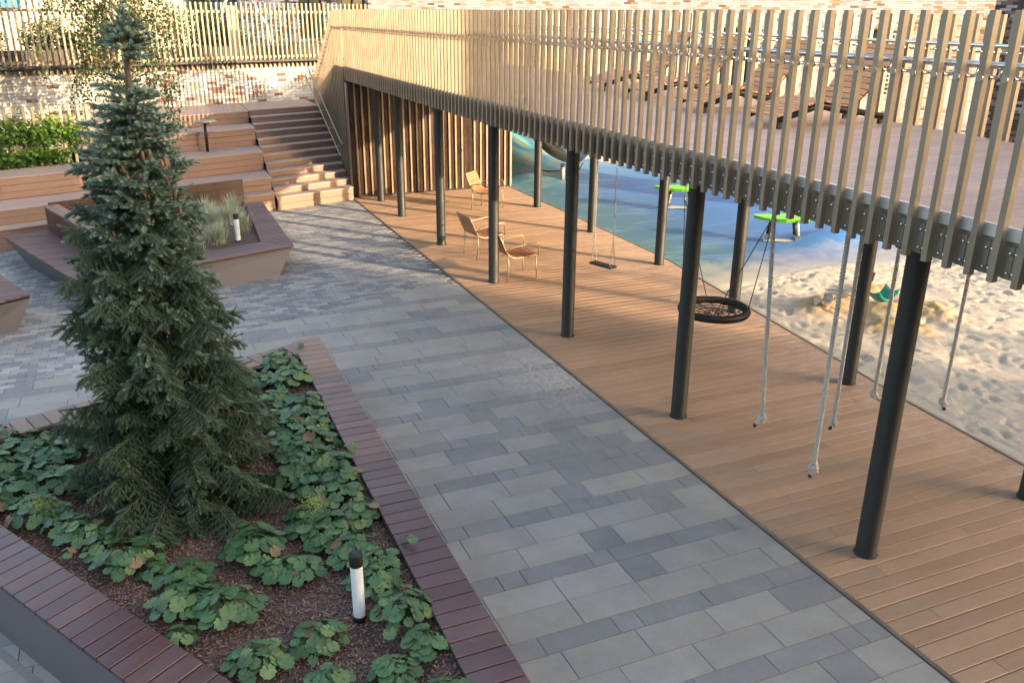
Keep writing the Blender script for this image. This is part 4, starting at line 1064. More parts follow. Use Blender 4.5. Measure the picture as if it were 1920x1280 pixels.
mb.add(V,[(i*4+j,i*4+j+1,(i+1)*4+j+1,(i+1)*4+j) for i in range(n) for j in range(3)],0,True); mb.add([(-.41,.44,.2),(-.45,.53,.08),(-.41,.62,.2)],[(0,1,2)]); o=mb.build('scoop',M['tin'],dg); q=o.modifiers.new('t','SOLIDIFY'); q.thickness=.012

# ================================================================== LOUNGERS ON THE WALKWAY
def make_lounger():
    t=empty('sun_lounger')
    w=.62; prof=[(0,.13),(.30,.215),(.60,.285),(.80,.235),(1.02,.20),(1.22,.38),(1.44,.62),(1.66,.86)]
    L=[0]
    for a,b in zip(prof,prof[1:]): L.append(L[-1]+math.hypot(b[0]-a[0],b[1]-a[1]))
    def at(d):
        for i in range(len(prof)-1):
            if d<=L[i+1]+1e-9:
                k=(d-L[i])/(L[i+1]-L[i]); a,b=prof[i],prof[i+1]; return a[0]+(b[0]-a[0])*k,a[1]+(b[1]-a[1])*k,math.atan2(b[1]-a[1],b[0]-a[0])
    for s in (-1,1):
        y=s*(w/2-.03)
        mb=MB(); mb.tube([(.02,y,.085),(.60,y,.235),(1.56,y,.075)],.036,4); mb.build('side_rail',M['frame_bl'],t)
        mb=MB(); mb.box((.05,y,.035),(.05,.04,.07)); mb.build('leg',M['frame_bl'],t)
        mb=MB(); mb.box((1.50,y,.025),(.05,.04,.05)); mb.build('leg',M['frame_bl'],t)
        mb=MB(); mb.tube([(1.02,y,.165),(1.22,y,.345),(1.67,y,.835)],.022,4); mb.build('back_rail',M['frame_bl'],t)
        mb=MB(); mb.tube([(1.36,y*.8,.50),(1.44,y*.8,.10)],.013,5); mb.build('back_strut',M['frame_bl'],t)
    n=24
    for i in range(n):
        x,z,an=at(L[-1]*(i+.5)/n); mb=MB(); mb.cbox((x,0,z+.005),(L[-1]/n-.014,w,.02),.004,R=Matrix.Rotation(-an,3,'Y')); mb.build('seat_slat' if x<1.02 else 'back_slat',M['teak2'],t)
    return t
l0=make_lounger()
ll=['slatted wooden sun lounger nearest the viewer on the walkway','second nearest slatted wooden sun lounger on the walkway','third slatted wooden sun lounger on the walkway, counting from the viewer','farthest slatted wooden sun lounger on the walkway']
for i,(x,y) in enumerate([(6.43,7.98),(6.58,9.60),(6.74,11.25),(6.92,12.85)]):
    o=l0 if i==0 else copy_tree(l0); o.location=(x,y,DZ+.002); o.rotation_euler=(0,0,math.radians(1.5*(i%2))); tag(o,ll[i],'sun lounger','sun loungers in a row on the walkway')

# ================================================================== TERRACE TABLES, VINE FENCE, BIRCH
for (x,y,z0,z1,lab,r) in [(1.47,21.45,1.12,1.82,'small round side table on a black post beside the upper right tiers',.25),(-.93,19.66,.69,1.40,'small round side table on a black post left of the spruce by the vines',.24)]:
    t=empty('side_table',(x,y,z0),0,lab,'table','round tables on the seating terrace')
    mb=MB(); mb.lathe([(0,0),(r-.004,0),(r,.006),(r,.016),(r-.004,.02),(0,.02)],c=(.03,-.02,z1-z0-.02),n=32); mb.build('table_top',M['tabletop'],t)
    mb=MB(); mb.tube([(0,0,0),(0,0,z1-z0-.02)],.034,12); mb.build('post',M['black'],t)
    mb=MB(); mb.box((.03,-.02,z1-z0-.05),(.14,.06,.035)); mb.build('bracket',M['black'],t)
def vf(u): return 20.42+.335*(u+2.6)
vfe=empty('trellis_fence',(-6,vf(-6),1.12),math.atan2(.335,1),'short tan slat fence with climbing vine on the back edge of the left tier','fence')
mb=MB(); mb.box((0,0,.595),(.055,.05,1.19)); sm3=mb.data('slat',M['slat_gold'])
for i in range(36):
    o=link('slat',sm3,vfe); o.location=(.1+i*.175,0,0)
for z in (.28,.93):
    mb=MB(); mb.box((3.15,.045,z),(6.2,.03,.05)); mb.build('rail',M['slat_gold'],vfe)
hv=empty('short_handrail',(-.99,20.72,1.12),0,'short white metal handrail beside the vine covered fence','handrail')
mb=MB(); mb.tube([(0,0,.87),(.9,.25,.885)],.018,10); mb.build('rail',M['steel'],hv)
for x in (.15,.8): mb=MB(); mb.tube([(x,.28*x,.0),(x,.28*x,.87)],.012,8); mb.build('post',M['steel_b'],hv)
vn_=empty('climbing_vine',(-3,vf(-3)-.05,1.12),0,'bright green leafy vine covering the short slat fence','vine')
bl=[]
rv=random.Random(5)
for i in range(26):
    x=-3.0+i*.19; bl.append((x,.335*x+.03,.60+.1*math.sin(i*1.7)+.05,.26,.17,.33+.08*math.sin(i*2.3)))
for i in range(16):
    x=-2.6+i*.27; bl.append((x,.335*x-.05,.2,.24,.2,.2))
leafcloud('foliage',bl,9500,.08,M['vine'],vn_,seed=51,flat=.15,shell=.3,kind='stuff')
mb=MB()
for i in range(14):
    x=-2.8+i*.33; mb.tube([(x,.335*x-.03,0),(x+.05,.335*x-.05,.4),(x-.06,.335*x-.03,.85)],.009,5,caps=False)
mb.build('stem',M['wooden_stem'],vn_)
bt=empty('birch_tree',(-.22,21.35,1.0),0,'weeping birch with fine hanging leaves behind the spruce top','tree')
mb=MB(); mb.tube([(0,0,0),(.02,0,1.2),(.12,.05,2.6),(.1,.1,4.4),(.2,.1,6.0)],[.055,.05,.042,.03,.012],10); mb.build('trunk',M['trunk_pale'],bt)
rb_=random.Random(9); LV=[]; mb=MB()
for k in range(60):
    z0=1.6+k*.09; a=k*2.4; L=rb_.uniform(.7,1.45); h=rb_.uniform(.5,1.5)
    dx,dy=math.cos(a),math.sin(a)*.7
    P=crom([(.08,.05,z0),(dx*L*.4,dy*L*.4,z0+.35),(dx*L*.75,dy*L*.75,z0+.25),(dx*L,dy*L,z0-.35),(dx*L*1.03,dy*L*1.03,z0-.4-h*.75)],5)
    mb.tube(P,[.012-.009*i/len(P) for i in range(len(P))],4,caps=False)
    for i in range(4,len(P)):
        for q in range(7): LV.append(P[i]+Vector((rb_.gauss(0,.07),rb_.gauss(0,.07),rb_.gauss(0,.08))))
    for q in range(3):
        b=P[rb_.randint(6,len(P)-6)]; d=Vector((rb_.uniform(-.25,.25),rb_.uniform(-.2,.2),-rb_.uniform(.4,1.0)))
        Q=crom([b,b+d*.3+Vector((d.x,d.y,0))*.6,b+d],4); mb.tube(Q,.003,3,caps=False)
        for c in Q:
            for w_ in range(4): LV.append(c+Vector((rb_.gauss(0,.05),rb_.gauss(0,.05),rb_.gauss(0,.05))))
mb.build('twig',M['wooden_stem'],bt)
LV=np.array([tuple(p) for p in LV]); n=len(LV); r9=np.random.default_rng(2)
a=r9.normal(size=(n,3)); a[:,2]-=1.2; a/=np.linalg.norm(a,axis=1)[:,None]; b=np.cross(a,r9.normal(size=(n,3))); b/=np.linalg.norm(b,axis=1)[:,None]; s=(.062*(.7+.6*r9.random(n)))[:,None]
V=np.stack([LV,LV+a*s*.45+b*s*.42,LV+a*s*1.1,LV+a*s*.45-b*s*.42],1).reshape(-1,3); F=np.arange(4*n).reshape(-1,4)
me=mesh_np('foliage',V,F,M['birch'],np.repeat(r9.random(n),4)); tag(link('foliage',me,bt),kind='stuff')

# ================================================================== FAR BENCH PLANTER
bp=empty('bench_planter',(0,16,0),0,'large angular bench around a planting bed, dark wood seat on mauve tapered base','bench')
BT=.47
A_=(-2.40,17.05); E_=(-1.03,13.43); C_=(2.21,14.58); D_=(2.23,18.45)
B1=(-1.70,17.28); B2=(-.66,14.18); C2=(1.72,15.02); D2=(1.88,18.35)
def base_(mb,top,bot,z0,z1):
    n=len(top); mb.add([(x,y,z0) for x,y in bot]+[(x,y,z1) for x,y in top],[(i,(i+1)%n,n+(i+1)%n,n+i) for i in range(n)])
mb=MB(); base_(mb,[(-2.37,17.04),(-1.01,13.47),(2.18,14.61),(2.20,18.43),(-1.6,17.35)],[(-2.02,16.6),(-.84,13.50),(1.90,14.42),(1.93,18.0),(-1.5,17.0)],0,BT-.05); wb_(mb,'cladding',M['conc'],bp)
for nm,poly,ang,pw in (('seat_board',[A_,E_,B2,B1],0.0,.098),('seat_board',[C_,D_,D2,C2],math.radians(8),.098)):
    ca,sa=math.cos(ang),math.sin(ang); q=[p[0]*-sa+p[1]*ca for p in poly]; t=min(q)
    while t<max(q):
        P=[poly_ for poly_ in poly]; 
        P=clip(poly,-sa,ca,t+pw-.020); 
        if len(P)>2: P=clip(P,sa,-ca,-t)
        if len(P)>2 and area(P)>.004: mb=MB(); mb.slab(P,BT-.03,BT,.004); wb_(mb,nm,M['bench_wood'],bp)
        t+=pw
for k in range(4):
    f0,f1=k/4,(k+1)/4-.02; L=lambda a,b,f:(a[0]+(b[0]-a[0])*f,a[1]+(b[1]-a[1])*f)
    P=[L(E_,B2,f0),L(C_,C2,f0),L(C_,C2,f1),L(E_,B2,f1)]; mb=MB(); mb.slab(P,BT-.03,BT,.004); wb_(mb,'seat_board',M['bench_wood'],bp)
mb=MB(); mb.slab([(-1.9,17.0),(-.9,14.0),(1.9,14.9),(1.95,18.2)],BT-.2,BT-.085,.001); wb_(mb,'bed_soil',M['soil'],bp)
# left backrest: vertical boards
bd=(Vector(B2)-Vector(B1)); bl_=bd.length; bd/=bl_; bn=Vector((-bd.y,bd.x)); n=int(bl_/.125)
for i in range(n):
    s0=i*.125; a=Vector(B1)+bd*(s0+.003); b=Vector(B1)+bd*(s0+.119); mb=MB(); mb.slab([tuple(a),tuple(b),tuple(b+bn*.03),tuple(a+bn*.03)],BT,.88,.004); wb_(mb,'back_board',M['bench_back'],bp)
    a2,b2=a+bn*.20,b+bn*.20; mb=MB(); mb.slab([tuple(a2),tuple(b2),tuple(b2+bn*.03),tuple(a2+bn*.03)],BT-.1,.88,.004); wb_(mb,'back_board',M['bench_back'],bp)
for k in range(2):
    a=Vector(B1)+bn*(-.01+.125*k); b=Vector(B2)+bn*(-.01+.125*k); mb=MB(); mb.slab([tuple(a),tuple(b),tuple(b+bn*.12),tuple(a+bn*.12)],.882,.91,.004); wb_(mb,'cap_board',M['hard_grey'],bp)
mb=MB(); a=Vector(B1)+bn*.035; b=Vector(B2)+bn*.035-bd*.01; mb.slab([tuple(a),tuple(b),tuple(b+bn*.16),tuple(a+bn*.16)],BT-.1,.86,.001); wb_(mb,'back_core',M['dark'],bp)
# rear backrest: horizontal boards
a=Vector((-1.6,17.32)); b=Vector((1.88,18.5)); d=(b-a).normalized(); nn_=Vector((-d.y,d.x))
for k in range(3):
    z0=BT+.02+k*.155; mb=MB(); mb.slab([tuple(a),tuple(b),tuple(b+nn_*.03),tuple(a+nn_*.03)],z0,z0+.148,.004); wb_(mb,'back_board',M['bench_back'],bp)
mb=MB(); mb.slab([tuple(a+nn_*.03),tuple(b+nn_*.03),tuple(b+nn_*.16),tuple(a+nn_*.16)],.3,.93,.003); wb_(mb,'cap_board',M['bench_back'],bp)
# seating on near-left bench
b2=empty('mauve_bench',(-2.3,13.6,0),0,'dark wood bench with mauve tapered base cut off by the left picture edge','bench')
tp=[(-1.67,13.12),(-2.42,15.0),(-4.4,14.3),(-3.6,12.2),(-2.4,12.68)]; 
mb=MB(); base_(mb,[(x+.0,y) for x,y in tp],[(-1.90,13.06),(-2.5,14.6),(-4.1,14.1),(-3.5,12.45),(-2.45,12.85)],0,.44); wb_(mb,'cladding',M['conc'],b2)
t=12.0
while t<15.1:
    P=clip(tp,0,1,t+.078); P=clip(P,0,-1,-t) if len(P)>2 else P
    if len(P)>2 and area(P)>.004: mb=MB(); mb.slab(P,.46,.49,.004); wb_(mb,'seat_board',M['bench_wood'],b2)
    t+=.098
# ornamental grass
gr=np.random.default_rng(12)
for i in range(18):
    x=-.5+(i%6)*.40+gr.uniform(-.08,.08); y=14.95+.36*x+(i//5)*.75+gr.uniform(-.1,.1)
    n=330; az=gr.uniform(0,2*math.pi,n); L=gr.uniform(.28,.54,n); sp=gr.uniform(.1,.75,n)
    K=5; V=[];T_=[]
    k=np.linspace(0,1,K)[None,:]
    rad=(sp*L)[:,None]*k**1.5; zz=L[:,None]*(k-.45*sp[:,None]*k**2.2); bx=gr.normal(0,.05,n)[:,None]; by=gr.normal(0,.05,n)[:,None]
    cx=bx+np.cos(az)[:,None]*rad; cy=by+np.sin(az)[:,None]*rad; wd=.0045*(1-k**2)+.0006
    px_=-np.sin(az)[:,None]*wd; py_=np.cos(az)[:,None]*wd
    A1=np.stack([cx-px_,cy-py_,zz],-1); A2=np.stack([cx+px_,cy+py_,zz],-1); V=np.stack([A1,A2],2).reshape(-1,3)
    idx=np.arange(n*K*2).reshape(n,K,2); F=np.stack([idx[:,:-1,0],idx[:,:-1,1],idx[:,1:,1],idx[:,1:,0]],-1).reshape(-1,4)
    me=mesh_np('ornamental_grass',V,F,M['grassblade'],np.repeat(gr.random(n),K*2)); o=link('ornamental_grass',me); o.location=(x,y,BT-.09)
    tag(o,'pale variegated ornamental grass tuft in the bench planter','ornamental grass','grass tufts in the bench planter')
def lamp(x,y,z,r,h,label):
    t=empty('bollard_lamp',(x,y,z),0,label,'lamp','bollard lamps')
    mb=MB(); mb.lathe([(0,0),(r*1.06,0),(r*1.06,.016),(r*1.0,.02),(r*.96,.032)],n=28); mb.build('base',M['black'],t)
    mb=MB(); mb.lathe([(r*.93,.03),(r*.93,h-.088)],n=28); mb.build('diffuser',M['white_lamp'],t)
    mb=MB(); mb.lathe([(r*.9,h-.09),(r*1.0,h-.09),(r*1.02,h-.086),(r*1.02,h-.006),(r*.98,h),(0,h)],n=28); mb.build('cap',M['black'],t)
lamp(.955,4.80,.345,.0445,.52,'white bollard lamp with black cap standing in the bark mulch of the near planter')
lamp(1.40,15.52,.38,.048,.50,'white bollard lamp with black cap among the pale grasses of the far planter')

# ================================================================== NEAR PLANTER
np_=empty('raised_planter',(0,6,0),0,'large raised planting bed edged with reddish brown hardwood slats','planter')
pw=.1445
v=1.7
mats_=[M['hard']]
while v<9.97:
    u0,u1=1.375,1.712; P=[(u0,v+.006),(u1,v+.006),(u1,v+pw-.006),(u0,v+pw-.006)]
    P=clip(P,-.38,1,9.93+.06-.38*1.712)
    if len(P)>2 and area(P)>.008:
        mb=MB(); cx,cy=1.54,v+pw/2; mb.slab([(x-cx,y-cy) for x,y in P],-.03,0,.004)
        o=mb.build('coping_slat',M['hard'] if v<6.2+rnd.random()*.6 else (M['hard_mid'] if v<8.2+rnd.random()*.6 else M['hard_grey']),np_); o.location=(cx,cy-6,PZ+rnd.uniform(-.001,.001))
    v+=pw
# back coping (skew), long boards at the corner
d=Vector((-1,-.38)).normalized(); nn_=Vector((-.38*-1,-1)).normalized(); nn_=Vector((.38,-1)).normalized()
s=0; st=Vector((1.36,9.93-.38*.34))
for i in range(30):
    a=st+d*(i*.146+.004); b=st+d*(i*.146+.141); P=[tuple(a),tuple(b),tuple(b+nn_*.33),tuple(a+nn_*.33)]
    cx=sum(p[0] for p in P)/4; cy=sum(p[1] for p in P)/4; an=math.atan2(nn_.y,nn_.x)
    Rr_=Matrix.Rotation(-an,2); mb=MB(); mb.slab([tuple(Rr_@Vector((x-cx,y-cy))) for x,y in P],-.03,0,.004)
    if cx<-2.3: break
    o=mb.build('coping_slat',M['hard_grey'],np_); o.location=(cx,cy-6,PZ); o.rotation_euler=(0,0,an)
# left coping
a0=Vector((-2.18,7.40)); a1=Vector((1.36,1.60)); d=(Vector((.07+.0,4.41))-Vector((-1.30,6.0))).normalized(); d=Vector((.515,-.857)).normalized()
nn_=Vector((.857,.515)); st=Vector((-1.30,5.93))-d*2.0
tp_=math.radians(-4)      # slats lie slightly askew to the edge, as in the bed's corner geometry
for i in range(60):
    a=st+d*(i*.1475+.006); b=st+d*(i*.1475+.1415); e=(nn_*math.cos(tp_)+d*math.sin(tp_))*.365
    P=[a,b,b+e,a+e]; c=(a+b)/2+e/2
    if c.y<1.5 or c.x>1.3: break
    an=math.atan2(e.y,e.x); Rr_=Matrix.Rotation(-an,2); mb=MB(); mb.slab([tuple(Rr_@(p-c)) for p in P],-.032,0,.0045)
    o=mb.build('coping_slat',M['hard'],np_); o.location=(c.x,c.y-6,PZ+rnd.uniform(-.0012,.0012)); o.rotation_euler=(0,0,an)
# planter walls
def wall_line(a,b,z0,z1,th,mat,name,bat=0.0):
    a=Vector(a); b=Vector(b); d=(b-a).normalized(); n_=Vector((-d.y,d.x)); mb=MB()
    mb.add([(a.x,a.y,z0),(b.x,b.y,z0),(b.x+n_.x*th,b.y+n_.y*th,z0),(a.x+n_.x*th,a.y+n_.y*th,z0),
            (a.x+n_.x*bat,a.y+n_.y*bat,z1),(b.x+n_.x*bat,b.y+n_.y*bat,z1),(b.x+n_.x*th,b.y+n_.y*th,z1),(a.x+n_.x*th,a.y+n_.y*th,z1)],
           [(0,1,5,4),(1,2,6,5),(2,3,7,6),(3,0,4,7),(4,5,6,7)]); wb_(mb,name,mat,np_)
wall_line((-2.32,7.62),(1.30,1.61),0,PZ-.034,.12,M['conc'],'side_wall',.0)
wall_line((1.66,1.6),(1.66,9.88),0,PZ-.034,.2,M['conc'],'side_wall')
wall_line((1.66,9.86),(-2.4,8.32),0,PZ-.034,.2,M['conc'],'side_wall')
wall_line((1.40,1.6),(1.40,9.7),.2,PZ-.05,.02,M['dark'],'liner')
for P in ([(1.39,1.6),(1.69,1.6),(1.69,9.9),(1.39,9.75)],[(1.66,9.84),(-2.4,8.29),(-2.3,8.05),(1.66,9.56)],[(-2.28,7.60),(1.28,1.66),(1.56,1.84),(-2.0,7.78)]):
    mb=MB(); mb.slab(P,PZ-.05,PZ-.031,.001); wb_(mb,'gap_shade_strip',M['dark'],np_)  # dark strip added under the coping so the slat gaps read as shaded
# gutter strip where the near left wall meets the paving
mb=MB(); a=Vector((-2.4,7.62)); b=Vector((1.25,1.56)); nn2=Vector((-.857,-.515)); mb.slab([tuple(a),tuple(b),tuple(b+nn2*.06),tuple(a+nn2*.06)],-.02,.002,.001); mb.build('gutter_strip',M['mortar'],kind='structure')
# soil surface
X,Y,F=grid(-2.6,1.44,1.5,9.9,.03)
Z=.335+.035*(vnoise(X,Y,.45,21)-.5)+.03*(vnoise(X,Y,.14,22)-.5)+.016*(vnoise(X,Y,.06,23)-.5)+.07*np.exp(-((X)**2+(Y-6.9)**2)/.3)+.085*smooth(X,1.0,1.38)
keep=((.857*(X+1.28)+.515*(Y-5.92))>.10)&(Y<9.72+.38*(X-1.70)); kf=keep.ravel()[F].all(1)
me=mesh_np('planter_soil',np.stack([X,Y,Z],-1).reshape(-1,3),F[kf],M['soil'],None,True); tag(link('planter_soil',me),'dark crumbly soil filling the near planting bed','soil',kind='stuff')
mr=np.random.default_rng(31); n=56000; cx=mr.uniform(-2.3,1.40,n); cy=mr.uniform(2.5,9.7,n); dens=vnoise(cx,cy,.5,40)+.35*vnoise(cx,cy,.15,41)
ok=((.857*(cx+1.28)+.515*(cy-5.92))>.14)&(cy<9.6+.38*(cx-1.70))&(dens>.22)&((cy<8)|(mr.random(n)<.4)); cx=cx[ok];cy=cy[ok];n=len(cx)
iz=((cy-1.5)/.03).round().astype(int).clip(0,Z.shape[0]-1); ix=((cx+2.6)/.03).round().astype(int).clip(0,Z.shape[1]-1); cz=Z[iz,ix]+mr.uniform(.0,.016,n)
a=mr.normal(size=(n,3)); a[:,2]*=.35; a/=np.linalg.norm(a,axis=1)[:,None]; up=mr.normal(size=(n,3))*.4+np.array([0,0,1]); b=np.cross(a,up); b/=np.linalg.norm(b,axis=1)[:,None]; c=np.cross(a,b)
La=mr.uniform(.008,.022,n)[:,None]; Lb=mr.uniform(.003,.009,n)[:,None]; Lc=mr.uniform(.0015,.003,n)[:,None]; P0=np.stack([cx,cy,cz],1)
cor=[(-1,-.7,-1),(1,-.4,-1),(.9,.8,-1),(-.8,1,-1),(-1,-.7,1),(1,-.4,1),(.9,.8,1),(-.8,1,1)]
V=np.stack([P0+a*La*x+b*Lb*y+c*Lc*z for x,y,z in cor],1).reshape(-1,3)
F=(np.arange(n)[:,None,None]*8+np.array([[0,3,2,1],[4,5,6,7],[0,1,5,4],[1,2,6,5],[2,3,7,6],[3,0,4,7]])[None]).reshape(-1,4)
me=mesh_np('bark_mulch',V,F,M['mulch'],np.repeat(mr.random(n),8)); tag(link('bark_mulch',me),'loose brown bark chips scattered over the planting bed','bark mulch',kind='stuff')
def soil_z(x,y):
    i=int(round((y-1.5)/.03)); j=int(round((x+2.6)/.03)); return float(Z[min(max(i,0),Z.shape[0]-1),min(max(j,0),Z.shape[1]-1)])

# ---- lady's mantle plants
def leaf_mesh(seed,name='leaf'):
    r=random.Random(seed); lobes=9; seg=lobes*4; V=[(0,0,0)]; cup=r.uniform(.1,.38); cut=r.uniform(.08,.18)
    rings=(.34,.68,1.0)
    for ri,rad in enumerate(rings):
        for k in range(seg+1):
            a=cut+(2*math.pi-2*cut)*k/seg; lob=abs(math.sin(math.pi*k/4)); edge=(.84+.16*lob**.6) if ri==2 else 1.0
            edge*=1-.12*(1-math.sin((a)/2)) ; R_=rad*edge*(1+.03*r.uniform(-1,1) if ri==2 else 1)
            pleat=(.055*(lob-.5))*rad; zz=cup*rad**1.7*.5+pleat+ (.05*math.sin(a*2+seed) if ri==2 else .03*math.sin(a*2+seed))
            if ri==2: zz-=.06
            V.append((R_*math.cos(a),R_*math.sin(a),zz))
    F=[]; q=seg+1
    for k in range(seg):
        F.append((0,1+k,2+k)); 
        for ri in range(2): b=1+ri*q; F.append((b+k,b+q+k,b+q+k+1,b+k+1))
    mb=MB(); mb.add(V,F,0,True); return mb
LM=[leaf_mesh(i) for i in range(6)]
LD={}
for i,m_ in enumerate(LM):
    for k in ('leafA','leafB','leafC'): LD[(i,k)]=m_.data('leaf',M[k])
rp=random.Random(77)
def mantle(x,y,R_,n,label,flower=False,pale=.12,lift=0):
    z=soil_z(x,y) if lift==0 else lift
    t=empty('mantle_plant',(x,y,z),0,label,'plant',"lady's mantle plants in the near planter")
    st=MB()
    for i in range(n):
        k=math.sqrt((i+.5)/n); a=i*2.4+rp.uniform(-.3,.3); rr2=R_*k*rp.uniform(.9,1.12); hz=(.10+.09*rp.random())*(1-.45*k*k)*min(1.15,R_/.2)+.02
        s=rp.uniform(.040,.070)*(1.0 if R_>.12 else .8)*(1.08-.2*k if i>2 else .8)
        L=LD[(rp.randrange(6),rp.choices(('leafA','leafB','leafC'),(1-pale-.11,pale+.08,.03))[0])]
        o=link('leaf',L,t); p=Vector((rr2*math.cos(a),rr2*math.sin(a),hz)); o.location=p; o.scale=(s,s,s)
        o.rotation_euler=(rp.uniform(-.35,.35)-math.sin(a)*-.0+0,0,0)
        tilt=.10+.5*k+rp.uniform(-.38,.38); ax_=Vector((-math.sin(a),math.cos(a),0)); q=Matrix.Rotation(tilt,3,ax_)@Matrix.Rotation(a+math.pi+rp.uniform(-.5,.5),3,'Z')
        o.rotation_euler=q.to_euler()
        st.tube([(0,0,.0),tuple(p*.55+Vector((0,0,.02))),tuple(p)],.0018,3,caps=False)
    st.build('stalk',M['stem'],t)
    if flower:
        c=np.random.default_rng(int(x*100)+900); m=360; d_=c.normal(size=(m,3))*[.052,.06,.035]+[.02,-.03,.20]; V=[];F=[]
        ss=.0055; V=np.stack([d_+[ss,0,0],d_+[0,ss,0],d_+[-ss,0,.002],d_+[0,-ss,.002],d_+[0,0,ss]],1).reshape(-1,3)
        F=(np.arange(m)[:,None,None]*5+np.array([[0,1,4],[1,2,4],[2,3,4],[3,0,4]])[None]).reshape(-1,3)
        me=mesh_np('flower_spray',V,F,M['flower']); tag(link('flower_spray',me,t),kind='stuff')
    return t
PP=[(-.48,5.98,.20),(-.78,6.50,.17),(-.62,6.22,.15),(-.10,5.62,.16),(-.15,5.34,.17),(.14,5.12,.18),(.02,5.3,.12),(.40,5.76,.19),(.39,5.98,.14),(.66,5.42,.15),(.50,5.50,.13),(.26,4.56,.16),(.64,4.62,.15),(1.20,4.60,.17),(1.12,5.04,.16),(1.02,4.12,.13),(.62,4.18,.12),
    (1.14,9.35,.2),(1.18,8.75,.2),(.96,8.36,.19),(1.16,7.82,.21),(.98,7.62,.18),(1.14,7.28,.2),(1.0,7.05,.18),(1.16,6.80,.18),(.98,6.52,.18),(1.16,6.22,.17),(.86,6.75,.17),(1.03,5.84,.17),(.88,6.10,.15),(1.06,5.51,.18),(1.18,5.22,.14),
    (-1.62,8.45,.2),(-1.32,8.20,.22),(-1.5,7.85,.2),(-1.08,7.95,.18),(-1.36,7.38,.2),(-1.12,6.93,.19),(-.97,7.42,.17),(-1.75,7.6,.2),(-1.65,8.1,.2),(-.2,5.0,.1),(1.22,9.05,.15),(.9,9.0,.15),(.7,9.2,.16),(1.2,3.72,.15),(.3,4.05,.14),(.75,3.8,.13),(.92,5.72,.14),(-.30,5.80,.1),(1.2,8.1,.17),(1.22,7.55,.15),(1.2,6.5,.16),(.80,5.95,.12),(1.22,5.9,.15),(.88,7.3,.15),(.85,8.0,.16),(-1.55,7.25,.15),(-1.2,7.65,.16),(-.92,6.72,.14),(-1.9,7.9,.18),(-.85,8.1,.16),(1.25,4.25,.12)]
ONES=['','first','second','third','fourth','fifth','sixth','seventh','eighth','ninth']
def ordn(n):
    if n<10: return ONES[n]
    if n<20: return ['tenth','eleventh','twelfth','thirteenth','fourteenth','fifteenth','sixteenth','seventeenth','eighteenth','nineteenth'][n-10]
    t=['twenty','thirty','forty','fifty'][n//10-2]; return (t[:-1]+'ieth') if n%10==0 else t+'-'+ONES[n%10]
LAB={}
gA=sorted([p for p in PP if p[0]>.68 and p[1]>4.95],key=lambda p:-p[1]); gB=sorted([p for p in PP if p[1]>6.6 and p[0]<-.5],key=lambda p:-p[1])
gC=sorted([p for p in PP if p not in gA and p not in gB],key=lambda p:math.hypot(p[0]-.955,p[1]-4.8))
for G_,tx in ((gA,'green mantle clump along the right coping, %s from the far corner'),(gB,'green mantle clump left of the spruce, %s from the back coping'),(gC,'green mantle clump in the front mulch, %s nearest the bollard lamp')):
    for q,p_ in enumerate(G_):
        t_=tx%ordn(q+1); LAB[p_]=t_.replace('first from','directly at').replace('first nearest','nearest') if q==0 else t_
for i,(x,y,R_) in enumerate(PP):
    fl=i in (37,29)
    mantle(x,y,R_*1.15,int(11+R_*R_*800+(2 if fl else 0)),LAB[(x,y,R_)]+(', lime flowers' if fl else ''),fl,.10+.12*(y>7))
rs=random.Random(4)
for (x,y,z) in [(1.44,9.63,.50),(1.40,6.9,.505),(-.86,6.06,.505),(1.46,5.30,.505)]:
    t=mantle(x,y,.05,3,'stray mantle leaf lying over the wooden coping at %s'%('the far corner' if y>9 else 'the right middle' if y>6.5 else 'the left edge' if x<0 else 'the right, level with the lamp'),lift=z)

